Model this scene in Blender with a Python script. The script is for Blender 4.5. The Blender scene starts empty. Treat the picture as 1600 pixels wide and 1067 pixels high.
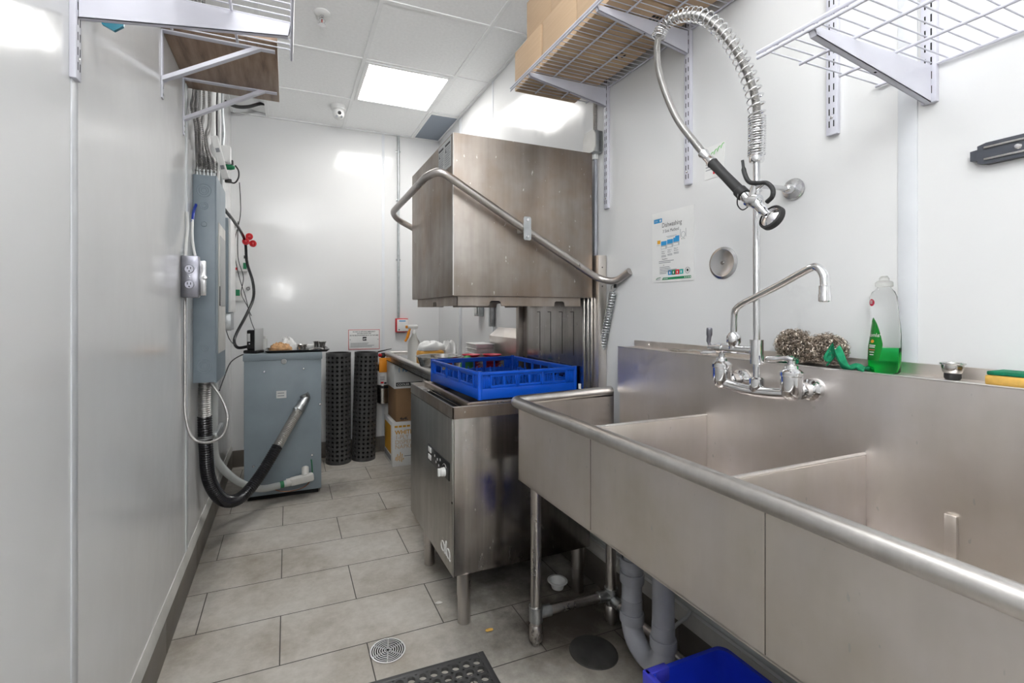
import bpy, bmesh, math, random
from mathutils import Vector, Matrix
random.seed(7)
V = Vector
PI = math.pi
sc = bpy.context.scene
COL = sc.collection

# ------------------------------------------------------------------ materials
MATS = {}


def newmat(name):
    m = bpy.data.materials.new(name)
    m.use_nodes = True
    nt = m.node_tree
    b = nt.nodes['Principled BSDF']
    MATS[name] = m
    return m, nt, b


def setp(b, **k):
    for kk, vv in k.items():
        n = {'col': 'Base Color', 'rough': 'Roughness', 'metal': 'Metallic', 'spec': 'Specular IOR Level',
             'trans': 'Transmission Weight', 'ior': 'IOR', 'coat': 'Coat Weight', 'emi': 'Emission Color',
             'emis': 'Emission Strength', 'alpha': 'Alpha', 'crough': 'Coat Roughness', 'aniso': 'Anisotropic'}[kk]
        if kk in ('col', 'emi'):
            vv = (*vv, 1)
        b.inputs[n].default_value = vv


def coords(nt, scale=(1, 1, 1)):
    tc = nt.nodes.new('ShaderNodeTexCoord')
    mp = nt.nodes.new('ShaderNodeMapping')
    mp.inputs['Scale'].default_value = scale
    nt.links.new(tc.outputs['Object'], mp.inputs['Vector'])
    return mp.outputs['Vector']


def noise(nt, vec, scale, detail=3, rough=.5):
    n = nt.nodes.new('ShaderNodeTexNoise')
    n.inputs['Scale'].default_value = scale
    n.inputs['Detail'].default_value = detail
    n.inputs['Roughness'].default_value = rough
    nt.links.new(vec, n.inputs['Vector'])
    return n.outputs['Fac']


def ramp(nt, fac, stops):
    r = nt.nodes.new('ShaderNodeValToRGB')
    el = r.color_ramp.elements
    while len(el) < len(stops):
        el.new(.5)
    for e, (p, c) in zip(el, stops):
        e.position = p
        e.color = (*c, 1) if len(c) == 3 else c
    nt.links.new(fac, r.inputs['Fac'])
    return r.outputs['Color']


def mix(nt, fac, a, b, mode='MIX'):
    n = nt.nodes.new('ShaderNodeMix')
    n.data_type = 'RGBA'
    n.blend_type = mode
    for sock, val in ((n.inputs[0], fac), (n.inputs[6], a), (n.inputs[7], b)):
        if isinstance(val, (int, float)):
            sock.default_value = val
        elif isinstance(val, tuple):
            sock.default_value = (*val, 1)
        else:
            nt.links.new(val, sock)
    return n.outputs[2]


def bump(nt, b, h, strength=.2, dist=.002):
    n = nt.nodes.new('ShaderNodeBump')
    n.inputs['Strength'].default_value = strength
    n.inputs['Distance'].default_value = dist
    nt.links.new(h, n.inputs['Height'])
    nt.links.new(n.outputs['Normal'], b.inputs['Normal'])


def plain(name, col, rough=.5, metal=0., var=.06, vscale=14, **k):
    """a plain surface with slight tonal variation"""
    m, nt, b = newmat(name)
    f = noise(nt, coords(nt), vscale, 4)
    lo = tuple(max(0, c * (1 - var)) for c in col)
    hi = tuple(min(1, c * (1 + var)) for c in col)
    nt.links.new(ramp(nt, f, [(.3, lo), (.7, hi)]), b.inputs['Base Color'])
    setp(b, rough=rough, metal=metal, **k)
    return m


def steel(name, c1, c2, c3, r0=.25, r1=.45, streak=(30, 30, 1.2), spots=True, amp=.06):
    m, nt, b = newmat(name)
    v = coords(nt)
    f1 = noise(nt, v, 3.0, 4, .6)
    f2 = noise(nt, coords(nt, streak), 1.5, 4, .65)
    base = ramp(nt, f1, [(.3, c1), (.52, c2), (.72, c3)])
    st = ramp(nt, f2, [(.3, (1 - amp * 1.4,) * 3), (.7, (1 + amp * .7,) * 3)])
    col = mix(nt, 1.0, base, st, 'MULTIPLY')
    if spots:
        sp = ramp(nt, noise(nt, coords(nt, (1, 1, .45)), 70, 2), [(.725, (0, 0, 0)), (.76, (1, 1, 1))])
        col = mix(nt, sp, col, (.62, .6, .57))
    nt.links.new(col, b.inputs['Base Color'])
    rr = ramp(nt, noise(nt, coords(nt, (6, 6, 3)), 2.0, 5, .7), [(.3, (r0,) * 3), (.7, (r1,) * 3)])
    nt.links.new(rr, b.inputs['Roughness'])
    setp(b, metal=1.0)
    return m


def mat_wall():
    m, nt, b = newmat('glossy_white_panel')
    v = coords(nt)
    col = ramp(nt, noise(nt, v, 1.3, 3), [(.35, (.765, .768, .768)), (.7, (.80, .803, .803))])
    nt.links.new(col, b.inputs['Base Color'])
    rr = ramp(nt, noise(nt, coords(nt, (8, 8, 2)), 3, 5, .7), [(.35, (.10,) * 3), (.7, (.2,) * 3)])
    nt.links.new(rr, b.inputs['Roughness'])
    setp(b, spec=.5)
    bump(nt, b, noise(nt, v, 5.0, 2), .25, .006)


def mat_floor():
    m, nt, b = newmat('grey_plank_tile')
    tc = nt.nodes.new('ShaderNodeTexCoord')
    mp = nt.nodes.new('ShaderNodeMapping')
    mp.inputs['Location'].default_value = (-.283 + .618 * 10, -1.815 + .2952 * 20, 0)
    nt.links.new(tc.outputs['Object'], mp.inputs['Vector'])
    br = nt.nodes.new('ShaderNodeTexBrick')
    br.offset = .5
    br.offset_frequency = 2
    br.inputs['Scale'].default_value = 1
    br.inputs['Brick Width'].default_value = .618
    br.inputs['Row Height'].default_value = .2952
    br.inputs['Mortar Size'].default_value = .0022
    br.inputs['Mortar Smooth'].default_value = .1
    br.inputs['Color1'].default_value = (.47, .447, .413, 1)
    br.inputs['Color2'].default_value = (.53, .507, .473, 1)
    br.inputs['Mortar'].default_value = (.045, .04, .036, 1)
    nt.links.new(mp.outputs['Vector'], br.inputs['Vector'])
    v = tc.outputs['Object']
    cl = ramp(nt, noise(nt, v, 2.2, 6, .65), [(.3, (.62, .57, .5)), (.5, (.95, .93, .9)), (.7, (1.12, 1.12, 1.12))])
    fine = ramp(nt, noise(nt, v, 26, 5, .7), [(.3, (.88, .87, .85)), (.7, (1.08, 1.08, 1.08))])
    c = mix(nt, 1., br.outputs['Color'], cl, 'MULTIPLY')
    c = mix(nt, 1., c, fine, 'MULTIPLY')
    # dark brown patches at the machine, sink, left wall and transformer
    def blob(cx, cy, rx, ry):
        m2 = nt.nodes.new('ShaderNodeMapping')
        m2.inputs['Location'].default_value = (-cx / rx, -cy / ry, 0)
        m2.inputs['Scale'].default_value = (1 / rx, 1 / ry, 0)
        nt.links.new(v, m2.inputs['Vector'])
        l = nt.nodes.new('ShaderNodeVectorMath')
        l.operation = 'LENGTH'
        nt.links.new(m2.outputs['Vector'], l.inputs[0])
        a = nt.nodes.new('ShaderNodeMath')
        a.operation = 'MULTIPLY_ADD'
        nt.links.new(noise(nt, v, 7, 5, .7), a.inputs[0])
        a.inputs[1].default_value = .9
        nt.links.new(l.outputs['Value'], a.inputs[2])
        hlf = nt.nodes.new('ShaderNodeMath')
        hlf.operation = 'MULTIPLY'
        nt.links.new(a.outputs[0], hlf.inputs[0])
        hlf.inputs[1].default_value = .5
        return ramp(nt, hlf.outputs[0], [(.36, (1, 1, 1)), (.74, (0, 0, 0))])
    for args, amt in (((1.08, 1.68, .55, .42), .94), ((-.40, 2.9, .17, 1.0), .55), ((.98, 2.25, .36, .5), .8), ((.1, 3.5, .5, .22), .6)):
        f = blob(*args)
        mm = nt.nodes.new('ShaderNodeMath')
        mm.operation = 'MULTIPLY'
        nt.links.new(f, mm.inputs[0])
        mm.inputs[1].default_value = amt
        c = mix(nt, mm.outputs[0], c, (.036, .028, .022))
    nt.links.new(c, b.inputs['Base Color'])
    nt.links.new(ramp(nt, noise(nt, v, 9, 5, .7), [(.3, (.38,) * 3), (.7, (.6,) * 3)]), b.inputs['Roughness'])
    bump(nt, b, br.outputs['Fac'], -.4, .001)


def mat_wood():
    m, nt, b = newmat('walnut_laminate')
    v = coords(nt, (9, 1.1, 1))
    f = noise(nt, v, 2.2, 6, .65)
    c = ramp(nt, f, [(.3, (.11, .066, .042)), (.45, (.26, .17, .115)), (.6, (.36, .255, .18)), (.75, (.17, .108, .07))])
    nt.links.new(c, b.inputs['Base Color'])
    setp(b, rough=.45)


def mat_cardboard():
    m, nt, b = newmat('cardboard')
    v = coords(nt)
    c = ramp(nt, noise(nt, coords(nt, (3, 3, 60)), 2, 3), [(.3, (.555, .395, .255)), (.7, (.59, .425, .28))])
    nt.links.new(c, b.inputs['Base Color'])
    setp(b, rough=.85)


def mat_vent():
    m, nt, b = newmat('perforated_blue_grey_grille')
    vo = nt.nodes.new('ShaderNodeTexVoronoi')
    vo.inputs['Scale'].default_value = 150
    vo.inputs['Randomness'].default_value = 0
    nt.links.new(coords(nt), vo.inputs['Vector'])
    c = ramp(nt, vo.outputs['Distance'], [(.3, (.10, .12, .15)), (.42, (.27, .31, .37))])
    nt.links.new(c, b.inputs['Base Color'])
    setp(b, rough=.5)


def mat_wool():
    m, nt, b = newmat('steel_wool')
    c = ramp(nt, noise(nt, coords(nt), 160, 3), [(.35, (.22, .17, .13)), (.6, (.66, .58, .5))])
    nt.links.new(c, b.inputs['Base Color'])
    setp(b, rough=.35, metal=1.0)


mat_wall(); mat_floor(); mat_wood(); mat_cardboard(); mat_vent(); mat_wool()
steel('sink_steel', (.68, .63, .565), (.75, .70, .665), (.80, .76, .755), .34, .48, streak=(5, 5, .9), amp=.05)
steel('machine_steel', (.31, .235, .18), (.37, .325, .29), (.46, .425, .395), .38, .54, streak=(7, 7, .6), amp=.16)
steel('dark_machine_steel', (.27, .25, .235), (.35, .325, .305), (.44, .41, .395), .13, .30, streak=(22, 22, .8), amp=.16)
steel('front_steel', (.36, .345, .32), (.42, .40, .375), (.47, .455, .43), .28, .42, streak=(22, 22, .8), amp=.1)
steel('leg_steel', (.46, .43, .41), (.52, .49, .47), (.57, .55, .53), .26, .33, spots=False)
steel('rim_steel', (.56, .54, .52), (.64, .62, .60), (.7, .69, .67), .30, .38, spots=False)
steel('clean_steel', (.55, .54, .52), (.64, .63, .61), (.72, .71, .7), .15, .28, spots=False)
plain('chrome', (.78, .78, .79), .07, 1., var=.02)
plain('satin_chrome', (.66, .66, .67), .2, 1., var=.05)
plain('galvanised', (.46, .48, .49), .38, 1., var=.15, vscale=30)
plain('armoured_metal', (.50, .49, .48), .34, 1., var=.1)
plain('dull_armour', (.34, .335, .33), .5, 1., var=.1)
plain('wool_core', (.07, .055, .045), .9, var=.3, vscale=90)
plain('zinc_box', (.30, .30, .34), .3, 1., var=.15)
plain('ceiling_tile', (.91, .915, .91), .85, var=.03, vscale=60)
plain('grid_white', (.86, .865, .86), .5, var=.02)
plain('white_paint', (.68, .68, .755), .35, var=.03)
plain('white_plastic', (.78, .78, .77), .35, var=.03)
plain('trim_white', (.72, .74, .77), .3, var=.03)
plain('dirty_white_trim', (.60, .59, .56), .5, var=.12, vscale=8)
plain('base_tile', (.15, .133, .115), .45, var=.18, vscale=5)
plain('panel_grey', (.235, .285, .325), .42, var=.05)
plain('transformer_grey', (.25, .30, .335), .45, var=.07, vscale=6)
plain('pvc_grey', (.34, .35, .39), .35, var=.08)
plain('pale_pvc', (.50, .52, .51), .4, var=.06)
plain('black_rubber', (.016, .016, .017), .55, var=.2)
plain('black_mat', (.060, .060, .061), .38, var=.2)
plain('slate', (.055, .06, .075), .4, var=.08)
plain('black_plastic', (.012, .012, .013), .3, var=.1)
plain('black_vinyl', (.010, .010, .013), .2, var=.1)
plain('dark_hole', (.006, .006, .006), .9, var=.0)
plain('blue_plastic', (.004, .085, .56), .3, var=.06)
plain('bin_blue', (.012, .040, .60), .32, var=.06)
plain('bin_blue_worn', (.055, .06, .55), .4, var=.06)
plain('red_plastic', (.55, .012, .02), .4, var=.05)
plain('pink_red', (.60, .03, .07), .4, var=.05)
plain('green_cloth', (.008, .25, .115), .9, var=.25, vscale=60)
plain('green_pad', (.004, .17, .085), .95, var=.3, vscale=120)
plain('sponge_yellow', (.72, .43, .10), .9, var=.1, vscale=90)
plain('orange_tag', (.75, .27, .008), .5, var=.05)
plain('orange_yellow', (.72, .36, .06), .7, var=.06)
plain('paper_white', (.78, .78, .77), .7, var=.03)
plain('label_grey', (.42, .43, .43), .5, var=.05)
plain('ink', (.03, .03, .035), .6, var=.0)
plain('ink_grey', (.25, .26, .28), .6, var=.0)
plain('ink_blue', (.03, .28, .58), .5, var=.05)
plain('ink_green', (.01, .22, .09), .5, var=.05)
plain('ink_lime', (.25, .62, .22), .5, var=.05)
plain('ink_teal', (.03, .45, .42), .5, var=.05)
plain('ink_red', (.6, .02, .03), .5, var=.05)
plain('ink_orange', (.70, .36, .03), .6, var=.05)
plain('ink_tan', (.62, .44, .26), .6, var=.05)
plain('teal_plastic', (.03, .25, .35), .3, var=.1)
plain('lettuce', (.03, .25, .04), .6, var=.3)
plain('paper_bag', (.5, .29, .14), .8, var=.3, vscale=40)
plain('bread_white', (.75, .72, .68), .85, var=.1, vscale=30)
plain('blue_wire', (.01, .04, .35), .4, var=.05)
plain('green_tape', (.01, .16, .06), .4, var=.05)
plain('copper_wire', (.28, .12, .06), .4, .6, var=.05)
plain('cover_plate', (.085, .083, .08), .4, .6, var=.25, vscale=12)
plain('white_lettering', (.75, .75, .73), .5, var=.0)
plain('brown_carton', (.30, .175, .09), .85, var=.05)
plain('shiny_bulb', (.35, .02, .01), .1, var=.0)
plain('glossy_green_label', (.005, .20, .02), .25, var=.1)
plain('wall_grime', (.30, .22, .14), .7, var=.2)


def mat_clear(name, col, rough=.05, ior=1.35):
    m, nt, b = newmat(name)
    setp(b, col=col, rough=rough, trans=1.0, ior=ior)


mat_clear('clear_plastic', (.97, .98, .98), .06, 1.18)
mat_clear('milky_plastic', (.95, .95, .92), .35)
mat_clear('green_liquid', (.05, .85, .22), .05, 1.12)


def mat_emit(name, col, s):
    m, nt, b = newmat(name)
    setp(b, col=(.9, .9, .9), emi=col, emis=s)


mat_emit('lit_diffuser', (1.0, .985, .96), 15.0)


# ------------------------------------------------------------------ mesh builder
def frame(d):
    d = V(d).normalized()
    a = V((0, 0, 1)) if abs(d.z) < .9 else V((1, 0, 0))
    u = d.cross(a).normalized()
    return u, d.cross(u).normalized(), d


def spline(pts, k=8, closed=False):
    P = [V(p) for p in pts]
    n = len(P)
    out = []
    for i in range(n if closed else n - 1):
        if closed:
            p0, p1, p2, p3 = P[i - 1], P[i], P[(i + 1) % n], P[(i + 2) % n]
        else:
            p1, p2 = P[i], P[i + 1]
            p0 = P[i - 1] if i else p1 * 2 - p2
            p3 = P[i + 2] if i + 2 < n else p2 * 2 - p1
        for j in range(k):
            t = j / k
            out.append(.5 * ((2 * p1) + (p2 - p0) * t + (2 * p0 - 5 * p1 + 4 * p2 - p3) * t * t + (3 * p1 - p0 - 3 * p2 + p3) * t ** 3))
    if not closed:
        out.append(P[-1])
    return out


def resample(pts, step):
    P = [V(p) for p in pts]
    L = [0.]
    for a, b in zip(P, P[1:]):
        L.append(L[-1] + (b - a).length)
    n = max(2, int(round(L[-1] / step)))
    out, j = [], 0
    for i in range(n + 1):
        s = L[-1] * i / n
        while j < len(L) - 2 and L[j + 1] < s:
            j += 1
        d = L[j + 1] - L[j]
        out.append(P[j].lerp(P[j + 1], (s - L[j]) / d if d > 1e-9 else 0))
    return out


def fillet(pts, r, k=6):
    """round the corners of a polyline"""
    P = [V(p) for p in pts]
    out = [P[0]]
    for a, b, c in zip(P, P[1:], P[2:]):
        d1, d2 = (a - b), (c - b)
        rr = min(r, d1.length * .49, d2.length * .49)
        s, e = b + d1.normalized() * rr, b + d2.normalized() * rr
        for j in range(k + 1):
            t = j / k
            out.append(s * (1 - t) ** 2 + b * 2 * t * (1 - t) + e * t * t)
    out.append(P[-1])
    return out


class MB:
    def __init__(s, mat=None):
        s.v, s.f, s.mi, s.mats, s.cur = [], [], [], [], 0
        if mat:
            s.m(mat)

    def m(s, mat):
        if mat not in s.mats:
            s.mats.append(mat)
        s.cur = s.mats.index(mat)
        return s

    def mark(s):
        return len(s.v)

    def tf(s, i, M):
        for k in range(i, len(s.v)):
            s.v[k] = M @ V(s.v[k])
        return s

    def add(s, vs, fs):
        o = len(s.v)
        s.v += [V(p) for p in vs]
        for f in fs:
            s.f.append([o + i for i in f])
            s.mi.append(s.cur)
        return s

    def box(s, x0, x1, y0, y1, z0, z1, b=0.):
        if x0 > x1: x0, x1 = x1, x0
        if y0 > y1: y0, y1 = y1, y0
        if z0 > z1: z0, z1 = z1, z0
        b = min(b, (x1 - x0) * .45, (y1 - y0) * .45, (z1 - z0) * .45)
        if b <= 0:
            vs = [(x, y, z) for x in (x0, x1) for y in (y0, y1) for z in (z0, z1)]
            return s.add(vs, [(0, 1, 3, 2), (4, 6, 7, 5), (0, 4, 5, 1), (2, 3, 7, 6), (0, 2, 6, 4), (1, 5, 7, 3)])
        bm = bmesh.new()
        bmesh.ops.create_cube(bm, size=1)
        for v in bm.verts:
            v.co = V(((x0 + x1) / 2 + v.co.x * (x1 - x0), (y0 + y1) / 2 + v.co.y * (y1 - y0), (z0 + z1) / 2 + v.co.z * (z1 - z0)))
        bmesh.ops.bevel(bm, geom=list(bm.edges), offset=b, segments=2, affect='EDGES', profile=.5)
        bm.verts.index_update()
        s.add([v.co.copy() for v in bm.verts], [[v.index for v in f.verts] for f in bm.faces])
        bm.free()
        return s

    def tube(s, pts, r, n=12, caps=True, closed=False):
        P = [V(p) for p in pts]
        N = len(P)
        R = r if isinstance(r, (list, tuple)) else [r] * N
        T = []
        for i in range(N):
            a = P[i - 1] if (i or closed) else P[i]
            b = P[(i + 1) % N] if (i < N - 1 or closed) else P[i]
            T.append((b - a).normalized())
        u, w, _ = frame(T[0])
        vs = []
        for i in range(N):
            if i:
                q = T[i - 1].rotation_difference(T[i])
                u = q @ u
                u = (u - T[i] * u.dot(T[i])).normalized()
            w = T[i].cross(u)
            for j in range(n):
                a = 2 * PI * j / n
                vs.append(P[i] + (u * math.cos(a) + w * math.sin(a)) * R[i])
        fs = []
        for i in range(N if closed else N - 1):
            i2 = (i + 1) % N
            for j in range(n):
                j2 = (j + 1) % n
                fs.append((i * n + j, i * n + j2, i2 * n + j2, i2 * n + j))
        if caps and not closed:
            fs.append(list(range(n))[::-1])
            fs.append([(N - 1) * n + j for j in range(n)])
        return s.add(vs, fs)

    def cyl(s, p0, p1, r0, r1=None, n=20):
        return s.tube([p0, p1], [r0, r0 if r1 is None else r1], n)

    def lathe(s, prof, c=(0, 0, 0), d=(0, 0, 1), n=28, sx=1., sy=1.):
        u, w, d = frame(d)
        c = V(c)
        vs, rows = [], []
        for r, h in prof:
            if r < 1e-6:
                rows.append([len(vs)])
                vs.append(c + d * h)
            else:
                row = []
                for j in range(n):
                    a = 2 * PI * j / n
                    row.append(len(vs))
                    vs.append(c + d * h + u * (math.cos(a) * r * sx) + w * (math.sin(a) * r * sy))
                rows.append(row)
        fs = []
        for a, b in zip(rows, rows[1:]):
            if len(a) == 1 and len(b) == 1:
                continue
            for j in range(n):
                j2 = (j + 1) % n
                if len(a) == 1:
                    fs.append((a[0], b[j2], b[j]))
                elif len(b) == 1:
                    fs.append((a[j], a[j2], b[0]))
                else:
                    fs.append((a[j], a[j2], b[j2], b[j]))
        return s.add(vs, fs)

    def prism(s, poly, o, u, v, w):
        """2D polygon in the plane o + u*x + v*y, thickened by the vector w"""
        o, u, v, w = V(o), V(u), V(v), V(w)
        n = len(poly)
        vs = [o + u * a + v * b for a, b in poly] + [o + u * a + v * b + w for a, b in poly]
        fs = [list(range(n))[::-1], [n + i for i in range(n)]]
        for i in range(n):
            j = (i + 1) % n
            fs.append((i, j, n + j, n + i))
        return s.add(vs, fs)

    def ball(s, c, r, n=16, sz=(1, 1, 1), jit=0.):
        prof = [(math.sin(PI * i / n) * r, -math.cos(PI * i / n) * r) for i in range(n + 1)]
        i0 = s.mark()
        s.lathe(prof, (0, 0, 0), n=n * 2)
        for k in range(i0, len(s.v)):
            p = s.v[k]
            q = V((p.x * sz[0], p.y * sz[1], p.z * sz[2]))
            if jit:
                q *= 1 + random.uniform(-jit, jit)
            s.v[k] = q + V(c)
        return s

    def text(s, txt, o, u, v, size, align='LEFT', lift=.0006, bold=0., width=None):
        cu = bpy.data.curves.new('t', 'FONT')
        cu.body = txt
        cu.size = size
        cu.align_x = align
        cu.offset = bold
        cu.resolution_u = 3
        ob = bpy.data.objects.new('t', cu)
        COL.objects.link(ob)
        dg = bpy.context.evaluated_depsgraph_get()
        me = bpy.data.meshes.new_from_object(ob.evaluated_get(dg))
        u, v, o = V(u), V(v), V(o)
        nrm = u.cross(v)
        k = 1.
        if width and len(me.vertices):
            xs = [q.co.x for q in me.vertices]
            k = width / max(1e-6, max(xs) - min(xs))
        s.add([o + u * (q.co.x * k) + v * q.co.y + nrm * lift for q in me.vertices], [list(p.vertices) for p in me.polygons])
        bpy.data.objects.remove(ob)
        bpy.data.meshes.remove(me)
        bpy.data.curves.remove(cu)
        return s

    def build(s, name, parent=None, label=None, origin=None, kind=None, ang=38, normals=True):
        me = bpy.data.meshes.new(name)
        off = V((0, 0, 0))
        if parent is None and kind != 'structure':
            xs = [p.x for p in s.v]; ys = [p.y for p in s.v]; zs = [p.z for p in s.v]
            off = V(((min(xs) + max(xs)) / 2, (min(ys) + max(ys)) / 2, min(zs)))
        me.from_pydata([p - off for p in s.v], [], s.f)
        for mt in s.mats:
            me.materials.append(MATS[mt])
        me.polygons.foreach_set('material_index', s.mi)
        me.polygons.foreach_set('use_smooth', [True] * len(s.f))
        if normals:
            bm = bmesh.new()
            bm.from_mesh(me)
            bmesh.ops.recalc_face_normals(bm, faces=bm.faces)
            bm.to_mesh(me)
            bm.free()
        me.set_sharp_from_angle(angle=math.radians(ang))
        me.update()
        o = bpy.data.objects.new(name, me)
        COL.objects.link(o)
        if parent is not None:
            o.parent = parent
            o.matrix_parent_inverse = Matrix.Translation(-WORLD[parent.name])
            WORLD[o.name] = V((0, 0, 0))
        else:
            o.location = off
            WORLD[o.name] = off
        if label:
            o['label'] = label
        if kind:
            o['kind'] = kind
        return o


WORLD = {}


def thing(name, loc, label, cat, group=None):
    o = bpy.data.objects.new(name, None)
    COL.objects.link(o)
    o.location = loc
    o.empty_display_size = .05
    WORLD[o.name] = V(loc)
    o['label'] = label
    o['category'] = cat
    if group:
        o['group'] = group
    return o


def tag(o, label, cat, group=None, kind=None):
    o['label'] = label
    o['category'] = cat
    if group:
        o['group'] = group
    if kind:
        o['kind'] = kind
    return o


def dup(root, loc, label=None, rotz=None):
    r = root.copy()
    COL.objects.link(r)
    r.location = loc
    if rotz is not None:
        r.rotation_euler = (0, 0, rotz)
    if label:
        r['label'] = label
    for ch in list(root.children):
        c = ch.copy()
        COL.objects.link(c)
        c.parent = r
        for g in list(ch.children):
            d = g.copy()
            COL.objects.link(d)
            d.parent = c
    return r


def corrugated(mb, pts, r, pitch, amp, n=14):
    P = resample(pts, pitch / 2)
    return mb.tube(P, [r + (amp if i % 2 else -amp) for i in range(len(P))], n)


def coil(pts, R, pitch_fn, per=14):
    """points of a helix wound about a path; pitch_fn(t) is the pitch at arc fraction t"""
    P = resample(pts, .0015)
    n = len(P)
    ph, fr, u, Tp = [0.], [], None, None
    for i in range(n):
        T = (P[min(i + 1, n - 1)] - P[max(i - 1, 0)]).normalized()
        if u is None:
            u, _, _ = frame(T)
        else:
            u = Tp.rotation_difference(T) @ u
            u = (u - T * u.dot(T)).normalized()
        Tp = T
        fr.append((u.copy(), T.cross(u)))
        if i < n - 1:
            ph.append(ph[-1] + (P[i + 1] - P[i]).length / pitch_fn(i / n) * 2 * PI)
    out, j, st = [], 0, 2 * PI / per
    for k in range(int(ph[-1] / st) + 1):
        a = k * st
        while j < n - 2 and ph[j + 1] < a:
            j += 1
        f = min(1, (a - ph[j]) / max(1e-9, ph[j + 1] - ph[j]))
        c = P[j].lerp(P[j + 1], f)
        uu = fr[j][0].lerp(fr[j + 1][0], f)
        ww = fr[j][1].lerp(fr[j + 1][1], f)
        r_ = R(k * st / ph[-1]) if callable(R) else R
        out.append(c + (uu * math.cos(a) + ww * math.sin(a)) * r_)
    return out


# ------------------------------------------------------------------ room
WL, WR, YB, YF, ZC = -.427, 1.345, 4.27, -2.3, 2.9


def struct(name, mb):
    return mb.build(name, kind='structure')


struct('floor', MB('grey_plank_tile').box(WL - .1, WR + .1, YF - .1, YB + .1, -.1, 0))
struct('wall_left', MB('glossy_white_panel').box(WL - .1, WL, YF, YB + .1, 0, ZC + .12))
struct('wall_right', MB('glossy_white_panel').box(WR, WR + .1, YF, YB + .1, 0, ZC + .12))
struct('wall_back', MB('glossy_white_panel').box(WL, WR, YB, YB + .1, 0, ZC + .12))
struct('wall_front', MB('glossy_white_panel').box(WL - .1, WR + .1, YF - .1, YF, 0, ZC + .12))
cb = MB('ceiling_tile')
GX = [-.155, .46, 1.08]
GY = [YB - .015 - .615 * k for k in range(11)]
cb.box(WL, WR, YF, 3.67, ZC, ZC + .08).box(-.155, WR, 3.67, YB, ZC, ZC + .08)
cb.box(WL, -.155, 3.67, YB, ZC + .11, ZC + .15)
i0 = cb.mark()
cb.box(-.15, .15, -.26, .26, 0, .014)
cb.tf(i0, Matrix.Translation((-.29, 3.99, ZC + .055)) @ Matrix.Rotation(math.radians(9), 4, 'Y') @ Matrix.Rotation(math.radians(-4), 4, 'X'))
ceil = struct('ceiling', cb)
g = MB('grid_white')
for x in GX:
    g.box(x - .012, x + .012, YF, YB, ZC - .007, ZC + .001)
for y in (3.67, 3.055, 2.44, 1.825, 1.21, .595, -.02, -.635, -1.25, -1.865):
    g.box(WL, WR, y - .012, y + .012, ZC - .006, ZC + .001)
g.box(WL, WL + .02, YF, YB, ZC - .008, ZC + .001).box(WR - .02, WR, YF, YB, ZC - .008, ZC + .001).box(WL, WR, YB - .02, YB, ZC - .008, ZC + .001)
gd = g.build('ceiling_grid', ceil)

bb = MB('base_tile')
for k in range(11):
    y0 = YF + .618 * k
    bb.box(WL, WL + .013, y0 + .001, min(y0 + .617, YB), 0, .135, .002)
struct('baseboard_left', bb)
bb = MB('base_tile')
for k in range(3):
    bb.box(WL + .013 + .6 * k, min(WL + .612 + .6 * k, WR), YB - .013, YB, 0, .135, .002)
struct('baseboard_back', bb)
bb = MB('base_tile')
for k in range(11):
    y0 = YF + .618 * k - .1
    bb.box(WR - .013, WR, max(y0 + .001, YF), min(y0 + .617, YB), 0, .135, .002)
struct('baseboard_right', bb)
struct('trim_1', MB('dirty_white_trim').prism([(0, .135), (.012, .135), (.012, .15), (.003, .185), (0, .185)], (WL, YF, 0), (1, 0, 0), (0, 0, 1), (0, YB - YF, 0)))
struct('trim_2', MB('dirty_white_trim').prism([(0, .135), (-.012, .135), (-.012, .15), (-.003, .185), (0, .185)], (WR, YF, 0), (1, 0, 0), (0, 0, 1), (0, YB - YF, 0)))
struct('trim_3', MB('trim_white').box(WL, WL + .003, 1.237, 1.268, .185, ZC, .001))
struct('trim_4', MB('trim_white').box(WL, WL + .004, 2.44, 2.475, .185, ZC, .001))
struct('trim_5', MB('trim_white').box(WR - .003, WR, .615, .652, .185, ZC, .001))
struct('trim_6', MB('trim_white').box(WR - .003, WR, 2.995, 3.015, .185, ZC, .001))
struct('trim_7', MB('trim_white').box(.80, .825, YB - .003, YB, .135, ZC, .001))
struct('trim_8', MB('trim_white').box(WR - .004, WR, 3.64, 3.70, .135, ZC, .001))

# ------------------------------------------------------------------ ceiling fittings
t = thing('ceiling_light', (.77, 3.3625, ZC), 'square lit ceiling panel light above the dishwasher aisle', 'ceiling light')
MB('grid_white').box(.472, .50, 3.067, 3.658, ZC - .012, ZC, .002).box(1.04, 1.068, 3.067, 3.658, ZC - .012, ZC, .002).box(.5, 1.04, 3.067, 3.093, ZC - .012, ZC, .002).box(.5, 1.04, 3.632, 3.658, ZC - .012, ZC, .002).build('frame', t)
MB('lit_diffuser').box(.5, 1.04, 3.093, 3.632, ZC - .006, ZC - .001).build('diffuser', t, 'glowing white diffuser')

t = thing('ceiling_vent', (1.21, 3.96, ZC), 'blue-grey perforated ceiling vent in the far corner beside the wall', 'vent')
MB('perforated_blue_grey_grille').box(1.10, 1.325, 3.69, 4.235, ZC - .008, ZC - .001).build('grille', t)
MB('grid_white').box(1.085, 1.10, 3.675, 4.25, ZC - .011, ZC, .002).box(1.325, 1.34, 3.675, 4.25, ZC - .011, ZC, .002).box(1.1, 1.325, 3.675, 3.69, ZC - .011, ZC, .002).box(1.1, 1.325, 4.235, 4.25, ZC - .011, ZC, .002).build('frame', t)

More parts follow.
